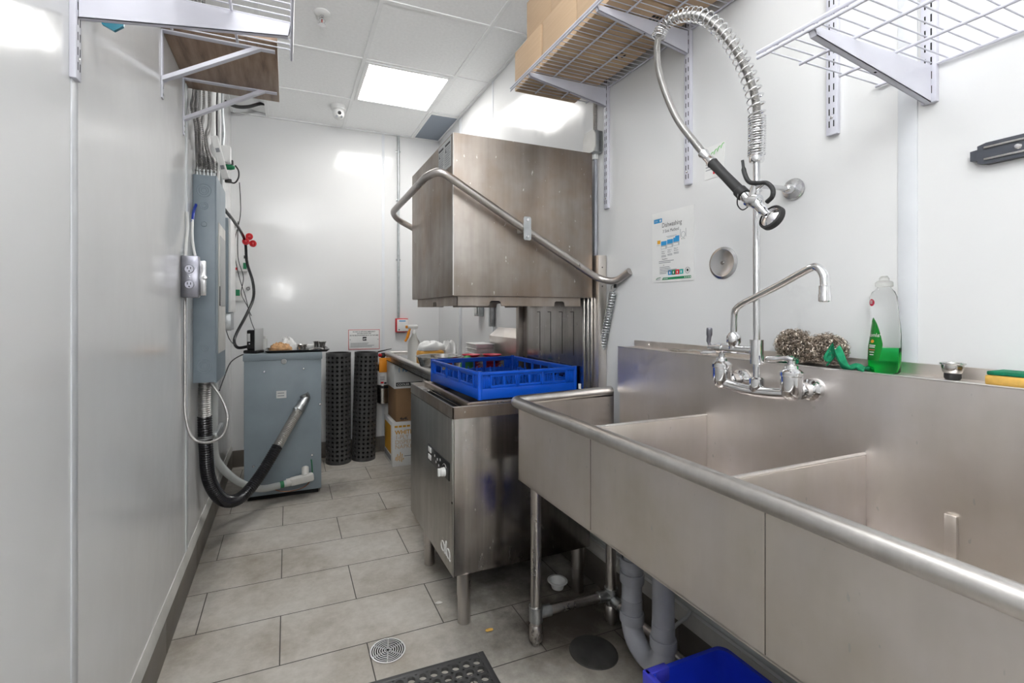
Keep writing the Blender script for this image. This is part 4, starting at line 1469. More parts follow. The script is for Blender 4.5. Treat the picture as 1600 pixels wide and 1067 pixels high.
tag(cloth_heap((1.12, 3.30, TB + .0004), .07, .06, .185, 'paper_white', 5).build('white_rag', ang=80), 'tall white rag heap standing beside the orange-yellow towel', 'rag')
# translucent spray bottle with an orange trigger
sbx, sby = .915, 3.55
t = thing('spray_bottle', (sbx, sby, TZ), 'translucent spray bottle with orange trigger on the far table corner', 'spray bottle')
MB('milky_plastic').lathe([(0, -.0525), (.043, -.0525), (.047, -.046), (.047, .11), (.043, .135), (.026, .165), (.017, .185), (.015, .20), (0, .20)], (sbx, sby, TZ + .0004), n=24).build('bottle', t)
b = MB('white_plastic').lathe([(.016, .195), (.018, .197), (.018, .215), (.012, .22), (.012, .235), (0, .235)], (sbx, sby, TZ), n=18)
b.box(sbx - .05, sbx + .03, sby - .012, sby + .012, TZ + .233, TZ + .262, .006)
b.build('spray_nozzle', t)
b = MB('orange_tag').tube(spline([(sbx - .03, sby, TZ + .235), (sbx - .040, sby, TZ + .205), (sbx - .052, sby, TZ + .165), (sbx - .070, sby, TZ + .135)], 6), [.008] * 6 + [.012] * 7 + [.009] * 6, 12)
b.box(sbx - .066, sbx - .05, sby - .01, sby + .01, TZ + .236, TZ + .258, .004)
b.build('trigger', t, 'orange trigger')
b = MB('white_plastic')
for k in range(7):
    b.box(1.128, 1.25, 2.78, 2.955, TB + .0006 + k * .03, TB + .028 + k * .03, .006)
    b.box(1.121, 1.253, 2.774, 2.961, TB + .022 + k * .03, TB + .0295 + k * .03, .003)
tag(b.build('container_stack'), 'stack of white plastic food container lids on dish table', 'container stack')
for k, (x, y, n_) in enumerate(((1.06, 2.70, 8), (1.185, 2.66, 8))):
    for q in range(n_):
        o = MB('pink_red').lathe([(0, 0), (.03, 0), (.045, .012), (.058, .02), (.058, .023), (.044, .016), (.029, .004), (0, .004)], (x, y, TB + .0006 + q * .0185), n=26).build('red_bowl')
        pos = ('bottom', 'second lowest', 'third lowest', 'fourth lowest', 'fourth highest', 'third highest', 'second highest', 'topmost')[q]
        tag(o, pos + ' red bowl of ' + ('the stack next to the steel mixing bowl' if k == 0 else 'the stack beside the white container lids'), 'bowl', 'red bowls on the dish table ' + ('by the mixing bowl' if k == 0 else 'by the lids'))
tag(MB('lettuce').ball((1.005, 2.62, TB + .080), .050, 10, (.9, .9, 1.48), .05).build('green_pepper', ang=80), 'small green vegetable between steel bowl and red bowls', 'vegetable')

# ------------------------------------------------------------------ boxes under the table
t = thing('napkin_box', (1.0, 3.99, 0), 'white and orange napkin carton standing on the floor, bottom of stack', 'box')
bx0_, bx1_, by0_, by1_ = .797, 1.10, 3.79, 4.13
MB('paper_white').box(bx0_, bx1_, by0_, by1_, 0, .362, .003).build('carton', t)
b = MB('ink_orange').box(bx0_ - .0006, bx0_, by0_ + .06, by1_ - .03, .09, .325)
b.m('ink_grey').box(bx0_ - .0006, bx0_, by0_ + .06, by1_ - .03, .03, .075)
for k in range(4):
    b.m('ink_orange').box(.815 + k * .034, .842 + k * .034, by0_ - .0006, by0_, .318, .334)
for i, (s_, z, bold) in enumerate((('WHITE', .262, .0012), ('1-PLY', .222, 0.), ('DISPENSER', .182, 0.), ('NAPKINS', .144, 0.))):
    b.m('ink_orange' if i == 0 else 'ink_tan').text(s_, (.818, by0_, z), (1, 0, 0), (0, 0, 1), .048, 'LEFT', .0006, bold)
for k, (x, h0_, h1_) in enumerate(((.822, .05, .08), (.834, .045, .10), (.846, .05, .085), (.858, .042, .115), (.872, .035, .10), (.884, .05, .065))):
    b.m('ink_orange').tube([(x, by0_ - .0005, h0_), (x + .006, by0_ - .0005, h1_)], .0028, 6)
b.m('ink_grey').box(.895, .955, by0_ - .0006, by0_, .078, .083)
b.build('print', t, 'orange and grey printed lettering', normals=False)
t = thing('brown_carton', (1.0, 3.99, .363), 'brown cardboard carton marked 4x4L in middle of the stack', 'box')
MB('brown_carton').box(.828, 1.10, 3.80, 4.12, .3635, .636, .003).build('carton', t)
MB('ink').text('4x4L', (.862, 3.80, .376), (1, 0, 0), (0, 0, 1), .034, 'LEFT', .0006, .0008).build('print', t, 'black printed lettering')
t = thing('white_carton', (1.0, 3.98, .637), 'white carton with blue lettering on top of the brown carton', 'box')
MB('paper_white').box(.812, 1.10, 3.795, 4.10, .6365, .843, .003).build('carton', t)
b = MB('ink_blue').text('PIANO', (.882, 3.795, .775), (1, 0, 0), (0, 0, 1), .042, 'LEFT', .0006, .001)
b.tube(spline([(.856, 3.7945, .77), (.852, 3.7945, .79), (.858, 3.7945, .81)], 4), .0022, 5)
b.m('ink').box(.828, 1.08, 3.7942, 3.795, .655, .687)
b.m('white_lettering').text('COOLER', (.836, 3.7942, .661), (1, 0, 0), (0, 0, 1), .026, 'LEFT', .0006, .0006)
b.build('print', t, 'blue lettering and black band', normals=False)

# ------------------------------------------------------------------ rolled mats
def rolled(cx, cy, h, r, tilt, label):
    n = 16
    def emb(u, v, w):
        a = 2 * PI * u / n
        rr_ = r + (w - 1) * .012
        return V((math.cos(a) * rr_, math.sin(a) * rr_, .02 + v * (h - .04) / 24))
    mb = holed_sheet(n, 24, .30, 12, emb)
    mb.m('black_mat').lathe([(r - .012, 0), (r + .001, 0), (r + .001, .021), (r - .012, .021), (r - .012, 0)], n=44)
    mb.lathe([(r - .012, h - .022), (r + .001, h - .022), (r + .001, h), (r - .012, h), (r - .012, h - .022)], n=44)
    # inner winding of the roll, coloured near-black so the holes read as shaded
    mb.m('dark_hole')
    sp_ = []
    k = 90
    for i in range(k + 1):
        a = 3.6 * 2 * PI * i / k
        q = (r - .016) - (r - .05) * i / k
        sp_.append((math.cos(a) * q, math.sin(a) * q))
    vs = [(x, y, .01) for x, y in sp_] + [(x, y, h - .004) for x, y in sp_]
    mb.add(vs, [(i, i + 1, k + 2 + i, k + 1 + i) for i in range(k)])
    vs = [(x * .93, y * .93, .01) for x, y in sp_] + [(x * .93, y * .93, h - .004) for x, y in sp_]
    mb.add(vs, [(i, i + 1, k + 2 + i, k + 1 + i) for i in range(k)])
    mb.tf(0, Matrix.Translation((cx, cy, 0)) @ Matrix.Rotation(math.radians(tilt), 4, 'Y'))
    return tag(mb.build('rolled_rubber_mat', normals=False), label, 'rolled mat', 'rolled rubber mats')
rolled(.402, 4.10, .925, .102, .0, 'rolled up black rubber mat standing beside the grey transformer')
rolled(.612, 4.11, .922, .100, 1.6, 'rolled up black rubber mat standing next to the fire extinguisher')

# ------------------------------------------------------------------ fire extinguisher
ex, ey = .79, 4.165
t = thing('fire_extinguisher', (ex, ey, .46), 'silver fire extinguisher with orange tag hanging on the back wall', 'fire extinguisher')
MB('clean_steel').lathe([(0, 0), (.052, 0), (.057, .006), (.057, .30), (.052, .335), (.03, .37), (.016, .385), (.016, .40), (0, .40)], (ex, ey, .46), n=32).build('cylinder', t)
b = MB('black_plastic').lathe([(.0572, .135), (.0582, .136), (.0582, .155), (.0572, .156)], (ex, ey, .46), n=32)
b.box(ex - .02, ex + .02, ey + .05, 4.268, .75, .80, .004).box(ex + .03, ex + .062, ey + .01, ey + .045, .60, .72, .004)
b.build('wall_bracket', t, 'black retaining band')
b = MB('paper_white').lathe([(.0574, .165), (.058, .166), (.058, .285), (.0574, .286)], (ex, ey, .46), n=32)
b.m('ink_grey')
for k in range(5):
    b.box(ex - .035, ex + .005, ey - .0595, ey - .0575, .70 - k * .008, .703 - k * .008)
b.m('ink_red').box(ex - .03, ex - .005, ey - .0595, ey - .0575, .64, .655)
b.m('ink').box(ex + .0, ex + .02, ey - .0595, ey - .0573, .635, .65)
b.build('label_wrap', t, 'white instruction label')
b = MB('black_plastic').lathe([(.015, 0), (.02, .005), (.02, .03), (.014, .045), (0, .045)], (ex, ey, .86), n=18)
b.prism([(-.06, 0), (.075, .03), (.078, .036), (-.06, .012)], (ex, ey - .008, .905), (1, 0, 0), (0, 0, 1), (0, .016, 0))
b.prism([(-.01, 0), (.065, -.02), (.07, -.014), (-.005, .012)], (ex, ey - .008, .89), (1, 0, 0), (0, 0, 1), (0, .016, 0))
b.build('valve_handle', t)
MB('red_plastic').ball((ex - .028, ey - .02, .885), .017, 10).cyl((ex + .05, ey - .02, .835), (ex + .064, ey - .02, .865), .012, n=12).build('pull_pin', t, 'red pin and seal')
b = MB('black_plastic').tube(spline([(ex + .012, ey, .875), (ex + .05, ey, .885), (ex + .072, ey, .84), (ex + .066, ey, .72)], 6), .007, 10)
b.build('hose', t)
MB('orange_tag').box(ex - .045, ex + .028, ey - .064, ey - .0605, .738, .865, .001).build('inspection_tag', t, 'orange inspection tag')

t = thing('notice_sign', (.64, YB, .93), 'white notice sign with red border on wall above rolled mats', 'sign')
MB('paper_white').box(.503, .78, YB - .003, YB - .0005, .932, 1.11, .0005).build('plate', t)
b = MB('ink_red')
for a in ((.503, .507, .932, 1.11), (.776, .78, .932, 1.11), (.503, .78, .932, .936), (.503, .78, 1.106, 1.11)):
    b.box(a[0], a[1], YB - .0037, YB - .003, a[2], a[3])
yy = YB - .003
b.m('ink').text('IN CASE OF APPLIANCE EMERGENCY', (.6415, yy, 1.085), (1, 0, 0), (0, 0, 1), .0165, 'CENTER', .0006, .0002, width=.20)
b.text('KITCHEN HOOD FIRE', (.6415, yy, 1.069), (1, 0, 0), (0, 0, 1), .0165, 'CENTER', .0006, .0002, width=.125)
b.text('USE THE FIRE EXTINGUISHER BELOW ON THE FLAMES', (.6415, yy, 1.052), (1, 0, 0), (0, 0, 1), .0165, 'CENTER', .0006, .0002, width=.255)
b.box(.628, .662, yy - .0006, yy, 1.030, 1.044).box(.628, .634, yy - .0006, yy, 1.012, 1.044).box(.630, .662, yy - .0006, yy, 1.010, 1.019).box(.644, .662, yy - .0006, yy, 1.019, 1.024)
b.m('ink_grey')
for k, (x1_) in enumerate((.68, .67, .73, .71)):
    b.box(.522, x1_, yy - .0006, yy, .986 - k * .0105, .990 - k * .0105)
b.m('ink_grey').lathe([(0, .001), (.004, .001), (.004, 0), (0, 0)], (.518, yy, 1.02), (0, -1, 0), 10).lathe([(0, .001), (.004, .001), (.004, 0), (0, 0)], (.766, yy, 1.02), (0, -1, 0), 10)
b.build('print', t, 'black lettering and red border', normals=False)

b = MB('galvanised').cyl((.951, YB - .014, 1.21), (.951, YB - .014, ZC - .008), .0105, n=14)
for z in (1.75, 2.3, 2.75):
    b.box(.93, .972, YB - .006, YB - .0004, z - .008, z + .008, .001)
tag(b.build('conduit_pipe'), 'thin vertical metal conduit on the back wall down to a red switch', 'conduit')
t = thing('pull_station', (.98, YB, 1.08), 'red and white wall switch box under the vertical conduit', 'switch')
MB('ink_red').box(.922, 1.035, YB - .045, YB - .0004, 1.082, 1.208, .004).build('box', t)
b = MB('white_plastic').box(.931, 1.033, YB - .049, YB - .045, 1.09, 1.20, .002)
b.m('ink_blue').box(.95, 1.01, YB - .0495, YB - .049, 1.18, 1.19)
b.m('ink').box(.945, .955, YB - .0495, YB - .049, 1.10, 1.11)
b.build('face_plate', t, 'white face plate')

t = thing('wall_switch', (WR, 3.21, 1.23), 'grey light switch box on the wall behind the dishwasher', 'switch')
MB('galvanised').box(WR - .04, WR - .0005, 3.165, 3.265, 1.235, 1.345, .006).build('box', t)
MB('white_plastic').box(WR - .048, WR - .04, 3.195, 3.235, 1.255, 1.33, .003).build('rocker', t, 'white rocker')
o = MB('galvanised').box(WR - .04, WR - .002, 2.965, 2.992, 1.166, 1.62, .003).build('wall_channel')
tag(o, 'narrow vertical metal channel on the wall behind the dishwasher hood', 'channel')

# ------------------------------------------------------------------ wooden shelf on brackets
t = thing('wooden_shelf', (-.23, 2.22, 2.30), 'dark wood-grain shelf board on white brackets high on the wall', 'shelf')
MB('walnut_laminate').box(WL + .001, -.036, 1.945, 2.49, 2.301, 2.322, .001).build('board', t)
for y in (2.01, 2.39):
    b = MB('white_paint')
    b.box(WL + .0005, WL + .005, y - .0125, y + .0125, 2.05, 2.2995, .001)
    b.box(WL + .003, -.045, y - .0125, y + .0125, 2.2955, 2.3005, .001)
    b.prism([(WL + .003, 2.112), (WL + .003, 2.128), (-.125, 2.2965), (-.095, 2.2965)], (0, y - .0125, 0), (1, 0, 0), (0, 0, 1), (0, .025, 0))
    for z in (2.065, 2.09):
        b.m('galvanised').lathe([(0, .003), (.004, .002), (.004, 0), (0, 0)], (WL + .005, y, z), (1, 0, 0), 10)
    b.build('bracket', t)

# ------------------------------------------------------------------ electrical panel and its cables
PXF = -.330
t = thing('breaker_panel', (-.38, 2.79, .92), 'tall narrow grey electrical breaker panel on the wall', 'electrical panel')
MB('panel_grey').box(WL + .0005, PXF, 2.615, 2.96, .922, 1.94, .002).build('enclosure', t)
b = MB('panel_grey').box(PXF, PXF + .006, 2.61, 2.965, .918, 1.942, .002)
fc_ = b.build('front_cover', t)
b = MB('dirty_white_trim').box(PXF + .006, PXF + .010, 2.665, 2.93, 1.06, 1.72, .002)  # door coloured pale to stand for its sheen at a grazing angle
b.m('label_grey').box(PXF + .010, PXF + .012, 2.70, 2.90, 1.30, 1.66, .001)
b.build('door', fc_, 'breaker door with pale sheen painted in')
b = MB('black_plastic').box(PXF + .010, PXF + .014, 2.68, 2.695, 1.30, 1.40, .002)
b.build('latch', fc_, 'black door latch')
for z, rr_ in ((1.865, (.031, .020, .011)), (1.79, (.018, .010)), (1.70, (.012,)), (1.09, (.019, .011)), (1.005, (.034, .024, .014))):
    kn = MB('panel_grey')
    for r in rr_:
        kn.lathe([(r - .0022, 0), (r, .0012), (r + .0022, 0)], (-.378, 2.6148, z), (0, -1, 0), 32)
    kn.build('knockout', t)
for x in (-.415, -.402, -.385, -.368, -.353, -.341):
    cn = MB('galvanised')
    cn.lathe([(.009, 0), (.011, .002), (.011, .012), (.008, .014), (.008, .026), (.010, .028), (.010, .036), (.005, .038)], (x, 2.66, 1.94), n=14)
    cn.build('cable_connector', t)

BU = [(-.415, -.404, 2.45, 2.502), (-.404, -.39, 2.47, 2.510), (-.395, -.404, 2.50, 2.535), (-.385, -.392, 2.54, 2.575), (-.376, -.402, 2.59, 2.63), (-.367, -.392, 2.64, 2.70), (-.358, -.404, 2.70, 2.78), (-.349, -.392, 2.78, 2.87), (-.340, -.402, 2.86, 2.97)]
ORD = ('first', 'second', 'third', 'fourth', 'fifth', 'sixth', 'seventh', 'eighth', 'ninth')
for k, (bx_, tx_, my, ty) in enumerate(BU):
    b = MB('dull_armour')
    yb_ = 2.655 + (k % 2) * .012
    p = spline([(bx_, yb_, 1.965), (bx_, yb_, 2.02), (tx_ + .008, my + (yb_ - my) * .25, 2.13), (tx_, my, 2.2), (tx_, ty, 2.30), (tx_, ty, 2.55), (tx_, ty, ZC - .004)], 8)
    corrugated(b, p, .0066, .009, .0012, 10)
    tag(b.build('armoured_cable'), ORD[k] + ' armoured cable from the wall in the bundle rising from the breaker panel', 'cable', 'armoured cables above the breaker panel')
for k, (y, m_, r, lab) in enumerate(((3.12, 'white_plastic', .012, 'thick white cable in front of the armoured bundle behind the wooden shelf'), (3.22, 'black_plastic', .010, 'thick black cable behind the wooden shelf bracket beside white cables'), (3.34, 'white_plastic', .0085, 'thinner white cable next to the thick black one'), (3.48, 'galvanised', .011, 'smooth metal conduit pipe in the corner behind the breaker panel'))):
    b = MB(m_).tube(spline([(-.40, y, 2.885), (-.40, y, 2.6), (-.405 + .004 * k, y + .01, 2.45), (-.40, y - .02 * (k == 0), 2.25), (-.412, y, 2.0 if k < 3 else 1.2)], 6), r, 12)
    tag(b.build('conduit_pipe' if k == 3 else 'cable'), lab, 'conduit' if k == 3 else 'cable')
# power bar
t = thing('power_bar', (-.365, 3.08, 2.05), 'white power bar hanging crookedly among the cables', 'power bar')
i_m = Matrix.Translation((-.366, 3.085, 2.17)) @ Matrix.Rotation(math.radians(-14), 4, 'Y')
b = MB('white_plastic').box(-.019, .019, -.014, .014, -.125, .125, .005)
b.tf(0, i_m)
b.build('housing', t)
for q in (-.06, .04):
    b = MB('ink_grey').box(-.010, .010, -.0155, -.0138, q - .012, q + .012, .001)
    b.tf(0, i_m)
    b.build('socket', t, 'grey socket')
b = MB('white_plastic').box(-.426, -.318, 3.16, 3.21, 2.17, 2.27, .006)
tag(b.build('power_adapter'), 'white power adapter plugged in beside the power bar', 'adapter')
b = MB('black_plastic').box(-.426, -.325, 3.385, 3.42, 2.225, 2.252, .004)
b.m('ink_green').lathe([(0, 0), (.018, 0), (.018, .03), (.009, .055), (0, .055)], (-.372, 3.40, 2.208), (1, -.05, -.05), 14)
b.m('black_plastic').tube(spline([(-.315, 3.40, 2.222), (-.296, 3.40, 2.19), (-.296, 3.40, 2.145), (-.32, 3.40, 2.108), (-.362, 3.40, 2.118)], 6), .005, 10)
b.box(-.375, -.335, 3.385, 3.415, 2.105, 2.128, .004)
tag(b.build('plug_lead'), 'green plug with a short looping black lead below power bar', 'plug')

# second panel box further along the wall
t = thing('telecom_cabinet', (-.385, 3.4, 1.26), 'blue-grey wall box beyond the breaker panel', 'electrical panel')
MB('panel_grey').box(WL + .0005, -.345, 3.30, 3.60, 1.262, 1.862, .003).build('enclosure', t)
MB('white_plastic').box(-.345, -.331, 3.305, 3.595, 1.267, 1.857, .003).build('door', t, 'pale front door')
o = MB('galvanised').box(WL + .0005, -.334, 3.34, 3.52, 1.15, 1.2615, .003).build('junction_box')
tag(o, 'small dull grey junction box right under the blue-grey wall box', 'junction box')
t = thing('phone_block', (-.37, YB, 1.5), 'small white telephone wiring block on the back wall corner', 'wiring block')
b = MB('white_plastic').box(-.405, -.30, YB - .025, YB - .0005, 1.60, 1.80, .003).box(-.40, -.33, YB - .02, YB - .0005, 1.36, 1.52, .003)
b.build('housing', t)
b = MB('ink_green').box(-.335, -.31, YB - .03, YB - .025, 1.62, 1.67).box(-.39, -.36, YB - .025, YB - .02, 1.40, 1.45)
b.m('ink_red').box(-.40, -.375, YB - .027, YB - .025, 1.61, 1.63)
b.m('black_plastic').box(-.33, -.312, YB - .03, YB - .025, 1.705, 1.73).lathe([(.010, 0), (.010, .006), (.014, .006), (.014, 0)], (-.30, YB - .0005, 1.46), (0, -1, 0), 14)
b.build('terminals', t, 'coloured terminals')

b = MB('black_vinyl')
bb_ = [(-.40, 3.18, 1.95), (-.361, 3.3, 1.905), (-.316, 3.6, 1.854), (-.291, 3.85, 1.788), (-.282, 3.9, 1.641), (-.243, 3.9, 1.498), (-.237, 3.88, 1.376), (-.275, 3.8, 1.256), (-.333, 3.70, 1.12), (-.344, 3.65, 1.06), (-.316, 3.60, 1.022), (-.25, 3.585, 1.03)]
b.tube(spline(bb_, 8), .0105, 12)
t = thing('cable', (-.31, 3.6, 1.02), 'thick black cable bundle with three red round caps, swinging down to the router', 'cable')
b.build('cord', t)
for p in ((-.262, 3.835, 1.826), (-.284, 3.825, 1.787), (-.238, 3.84, 1.776)):
    MB('red_plastic').lathe([(0, .018), (.010, .018), (.013, .014), (.015, .018), (.024, .016), (.026, .008), (.024, -.008), (0, -.008)], p, (.05, -1, .05), 22).build('cap', t, 'bright red round cap')
for k, (pts, lab) in enumerate((([(-.325, 3.8, 2.214), (-.322, 3.85, 2.09), (-.325, 3.85, 1.966), (-.373, 3.95, 1.763), (-.355, 4.1, 1.557), (-.305, 4.1, 1.381), (-.256, 3.9, 1.207), (-.20, 3.66, 1.10), (-.185, 3.6, 1.04)], 'thin black wire trailing down the corner past the red caps'), ([(-.37, 3.4, 1.16), (-.36, 3.5, 1.09), (-.34, 3.6, 1.045), (-.30, 3.6, 1.02)], 'thin black wire from the junction box looping to the router'), ([(-.35, 3.98, 1.96), (-.36, 4.1, 1.70), (-.33, 4.2, 1.55), (-.345, 4.2, 1.42), (-.30, 4.15, 1.32), (-.26, 4.0, 1.24)], 'thin dark wire dangling in front of the white wiring block'))):
    b = MB('black_plastic').tube(spline(pts, 8), .003, 8)
    tag(b.build('wire'), lab, 'wire')
b = MB('black_plastic').tube(spline([(-.421, 3.53, .745), (-.418, 3.75, .80), (-.40, 4.0, .885), (-.33, 4.1, .93), (-.26, 3.95, .95)], 8), .0045, 10)
tag(b.build('wire'), 'black lead running behind the grey transformer', 'wire')
b = MB('black_plastic').tube(spline([(-.427, 3.88, 2.82), (-.36, 3.98, 2.835), (-.28, 4.03, 2.868), (-.20, 4.08, 2.925), (-.158, 4.1, 2.935)], 8), .013, 12)
tag(b.build('cable'), 'black cable sagging out of the open ceiling corner', 'cable')

# outlet box with its cord and wires
t = thing('outlet_box', (-.392, 2.35, 1.33), 'shiny grey metal outlet box beside the breaker panel', 'outlet')
b = MB('zinc_box').box(WL + .0005, -.359, 2.335, 2.385, 1.331, 1.514, .006)
b.build('box', t)
b = MB('satin_chrome').box(-.359, -.334, 2.352, 2.372, 1.34, 1.495, .004)
b.lathe([(0, .012), (.009, .010), (.011, 0), (0, 0)], (-.338, 2.352, 1.42), (0, -1, 0), 14)
b.build('side_bracket', t)
b = MB('zinc_box')
for z in (1.455, 1.388):
    b.m('zinc_box').lathe([(0, .004), (.017, .004), (.0185, .0025), (.0185, 0), (0, 0)], (-.394, 2.3352, z), (0, -1, 0), 22)
    b.m('dark_hole').box(-.402, -.399, 2.3306, 2.3312, z - .001, z + .009).box(-.390, -.387, 2.3306, 2.3312, z - .001, z + .009).lathe([(0, .0006), (.003, .0006), (.003, 0), (0, 0)], (-.394, 2.3312, z - .009), (0, -1, 0), 8)
b.m('satin_chrome').lathe([(0, .003), (.003, .002), (.003, 0), (0, 0)], (-.394, 2.335, 1.422), (0, -1, 0), 8)
b.build('receptacle', t)
b = MB('armoured_metal')
corrugated(b, spline([(-.415, 2.362, 1.331), (-.417, 2.37, 1.25), (-.418, 2.38, 1.10), (-.418, 2.38, .953), (-.416, 2.38, .812), (-.392, 2.40, .708), (-.335, 2.42, .676), (-.279, 2.45, .696), (-.265, 2.5, .774), (-.300, 2.58, .847), (-.358, 2.66, .917)], 10), .0058, .0052, .0006, 10)
tag(b.build('armoured_cable'), 'thin armoured cable looping from the outlet box to panel bottom', 'cable')
b = MB('white_plastic').tube(spline([(-.412, 2.36, 1.512), (-.416, 2.40, 1.58), (-.418, 2.44, 1.65), (-.419, 2.43, 1.72)], 6), .006, 10)
b.tube(spline([(-.375, 2.36, 1.512), (-.392, 2.42, 1.56), (-.405, 2.47, 1.62), (-.412, 2.52, 1.70)], 6), .0055, 10)
b.m('blue_wire').tube(spline([(-.412, 2.515, 1.69), (-.414, 2.56, 1.745), (-.412, 2.608, 1.79)], 5), .0065, 10)
tag(b.build('wire'), 'white and blue wires rising from the outlet box to the panel', 'wire')

# big black flexible conduit
bcp = spline([(-.385, 2.70, .922), (-.390, 2.705, .84), (-.391, 2.72, .72), (-.390, 2.75, .57), (-.382, 2.80, .386), (-.330, 2.88, .245), (-.252, 2.98, .203), (-.158, 3.1, .275), (-.053, 3.22, .423), (.024, 3.32, .537), (.078, 3.395, .612)], 12)
t = thing('flexible_conduit', (-.25, 2.98, .17), 'thick black flexible conduit sagging from breaker panel to the transformer', 'conduit')
b = MB('black_vinyl')
c0_, c1_ = 22, len(bcp) - 26
corrugated(b, bcp[c0_:c1_ + 1], .0325, .013, .0020, 18)
b.build('black_sheath', t)
for seg in (bcp[:c0_ + 1], bcp[c1_:]):
    b = MB('armoured_metal')
    corrugated(b, seg, .0285, .011, .0026, 16)
    b.build('bare_end', t, 'bare ribbed metal end')
b = MB('galvanised')
d_ = (V(bcp[-1]) - V(bcp[-4])).normalized()
b.lathe([(.030, -.03), (.037, -.028), (.037, .0), (.033, .004), (.033, .05), (.028, .062), (0, .062)], bcp[-1], d_, 20)
b.tube(spline([V(bcp[-1]) + d_ * .04, V(bcp[-1]) + d_ * .09, (.105, 3.452, .70)], 6), .030, 16)
b.box(.045, .062, 3.35, 3.38, .60, .625, .003)
b.build('elbow_connector', t)
t2 = thing('pipe_strap', (-.37, 2.86, .62), 'metal strap clamp holding the black conduit to wall', 'clamp')
b = MB('galvanised').lathe([(.0355, -.008), (.0385, -.008), (.0385, .008), (.0355, .008), (.0355, -.008)], (-.390, 2.742, .625), (0, .05, 1), 22)
b.box(-.360, -.34, 2.76, 3.02, .618, .636, .003)
b.build('band', t2)

gcp = spline([(-.40, 3.0, .921), (-.385, 3.0, .80), (-.385, 3.0, .496), (-.355, 3.05, .376), (-.275, 3.15, .243), (-.165, 3.25, .150), (-.06, 3.37, .112), (.02, 3.395, .118)], 10)
t = thing('plastic_conduit', (-.2, 3.2, .1), 'pale grey plastic conduit curving from the panel to transformer foot', 'conduit')
MB('pale_pvc').tube(gcp, .0215, 16).build('pipe', t)
b = MB('green_tape').lathe([(.0218, -.012), (.0228, -.012), (.0228, .012), (.0218, .012)], (-.035, 3.378, .114), (1, .25, .05), 18)
b.build('tape_band', t, 'green tape band')
b = MB('dirty_white_trim')
i0 = b.mark()
b.box(0, .155, -.026, .026, -.026, .026, .012)
b.box(.015, .145, -.030, -.024, -.022, .022, .006)
b.cyl((-.02, 0, 0), (.01, 0, 0), .026, n=18)
b.tf(i0, Matrix.Translation((.015, 3.395, .118)) @ Matrix.Rotation(math.radians(-6), 4, 'Y') @ Matrix.Rotation(math.radians(4), 4, 'Z'))
b.cyl((.115, 3.40, .14), (.115, 3.452, .185), .024, n=16)
b.build('access_fitting', t, 'off-white conduit body fitting')

# ------------------------------------------------------------------ transformer
TX0, TX1, TY0, TY1, TH = -.268, .222, 3.45, 3.88, .985
t = thing('transformer_cabinet', (-.02, 3.66, 0), 'blue-grey steel transformer cabinet standing on the floor', 'transformer')
b = MB('transformer_grey').box(TX0, TX1, TY0, TY1, .03, TH - .045, .003)
b.m('dark_hole').box(TX0 + .02, TX1 - .02, TY0 + .02, TY1 - .02, 0, .03)
b.build('cabinet', t)
MB('transformer_grey').box(TX0 - .006, TX1 + .006, TY0 - .008, TY1 + .006, TH - .046, TH, .004).build('lid', t)
b = MB('satin_chrome')
for x, z in ((-.145, .865), (.105, .875), (-.21, .235), (.16, .27), (.225, .62)):
    b.lathe([(0, .007), (.006, .006), (.0095, 0), (0, 0)], (min(x, .212), TY0, z), (0, -1, 0), 12)
b.build('screws', t)
MB('label_grey').lathe([(0, .003), (.016, .0025), (.018, 0), (0, 0)], (-.022, TY0 - .008, TH - .055), (0, -1, 0), 22).build('badge', t, 'round pale badge')
b = MB('paper_white').box(-.07, -.006, TY0 - .0012, TY0, .68, .73)
for k in range(2):
    b.m('ink_grey').box(-.062, -.02, TY0 - .0018, TY0 - .0012, .712 - k * .018, .717 - k * .018)
b.build('sticker', t, 'small white sticker')
b = MB('green_tape').tube(spline([(.155, 3.445, .24), (.160, 3.435, .19), (.163, 3.44, .11)], 5), .004, 8)
b.m('copper_wire').tube(spline([(.163, 3.44, .11), (.11, 3.40, .072), (.02, 3.37, .065), (-.06, 3.37, .08), (-.12, 3.36, .13)], 6), .003, 8)
b.build('ground_wire', t, 'green and copper earth wire')

# things on the transformer
t = thing('network_router', (-.225, 3.56, TH), 'black upright router box on the transformer', 'router')
rm = Matrix.Translation((-.215, 3.55, TH)) @ Matrix.Rotation(math.radians(-28), 4, 'Z')
b = MB('black_plastic').box(-.05, .05, -.045, .05, 0, .022, .006).box(-.043, .036, -.018, .018, .02, .16, .010)
b.tf(0, rm)
b.build('case', t)
b = MB('label_grey').box(.035, .041, -.05, .05, .02, .17, .003)
b.tf(0, rm)
b.build('side_plate', t, 'grey side plate')
b = MB('white_plastic').box(-.035, -.015, -.0195, -.0175, .08, .135, .001).lathe([(0, .001), (.005, .001), (.005, 0), (0, 0)], (-.02, -.018, .065), (0, -1, 0), 10)
b.tf(0, rm)
b.build('indicator', t, 'pale indicator marks')
t = thing('serving_tray', (.07, 3.61, TH), 'shallow black tray of clutter on top of the transformer', 'tray')
b = MB('black_plastic')
def trr(ins, z):
    return [(-.145 + ins, 3.465 + ins, z), (.28 - ins, 3.465 + ins, z), (.28 - ins, 3.76 - ins, z), (-.145 + ins, 3.76 - ins, z)]
rings = [trr(.02, TH + .0005), trr(.0, TH + .018), trr(.004, TH + .019), trr(.023, TH + .004)]
vs = [p for r_ in rings for p in r_]
fs = [(3, 2, 1, 0), (12, 13, 14, 15)]
for a in range(3):
    for i in range(4):
        j = (i + 1) % 4
        fs.append((a * 4 + i, a * 4 + j, a * 4 + 4 + j, a * 4 + 4 + i))
b.add(vs, fs)
b.build('tray_body', t)
tz = TH + .0045
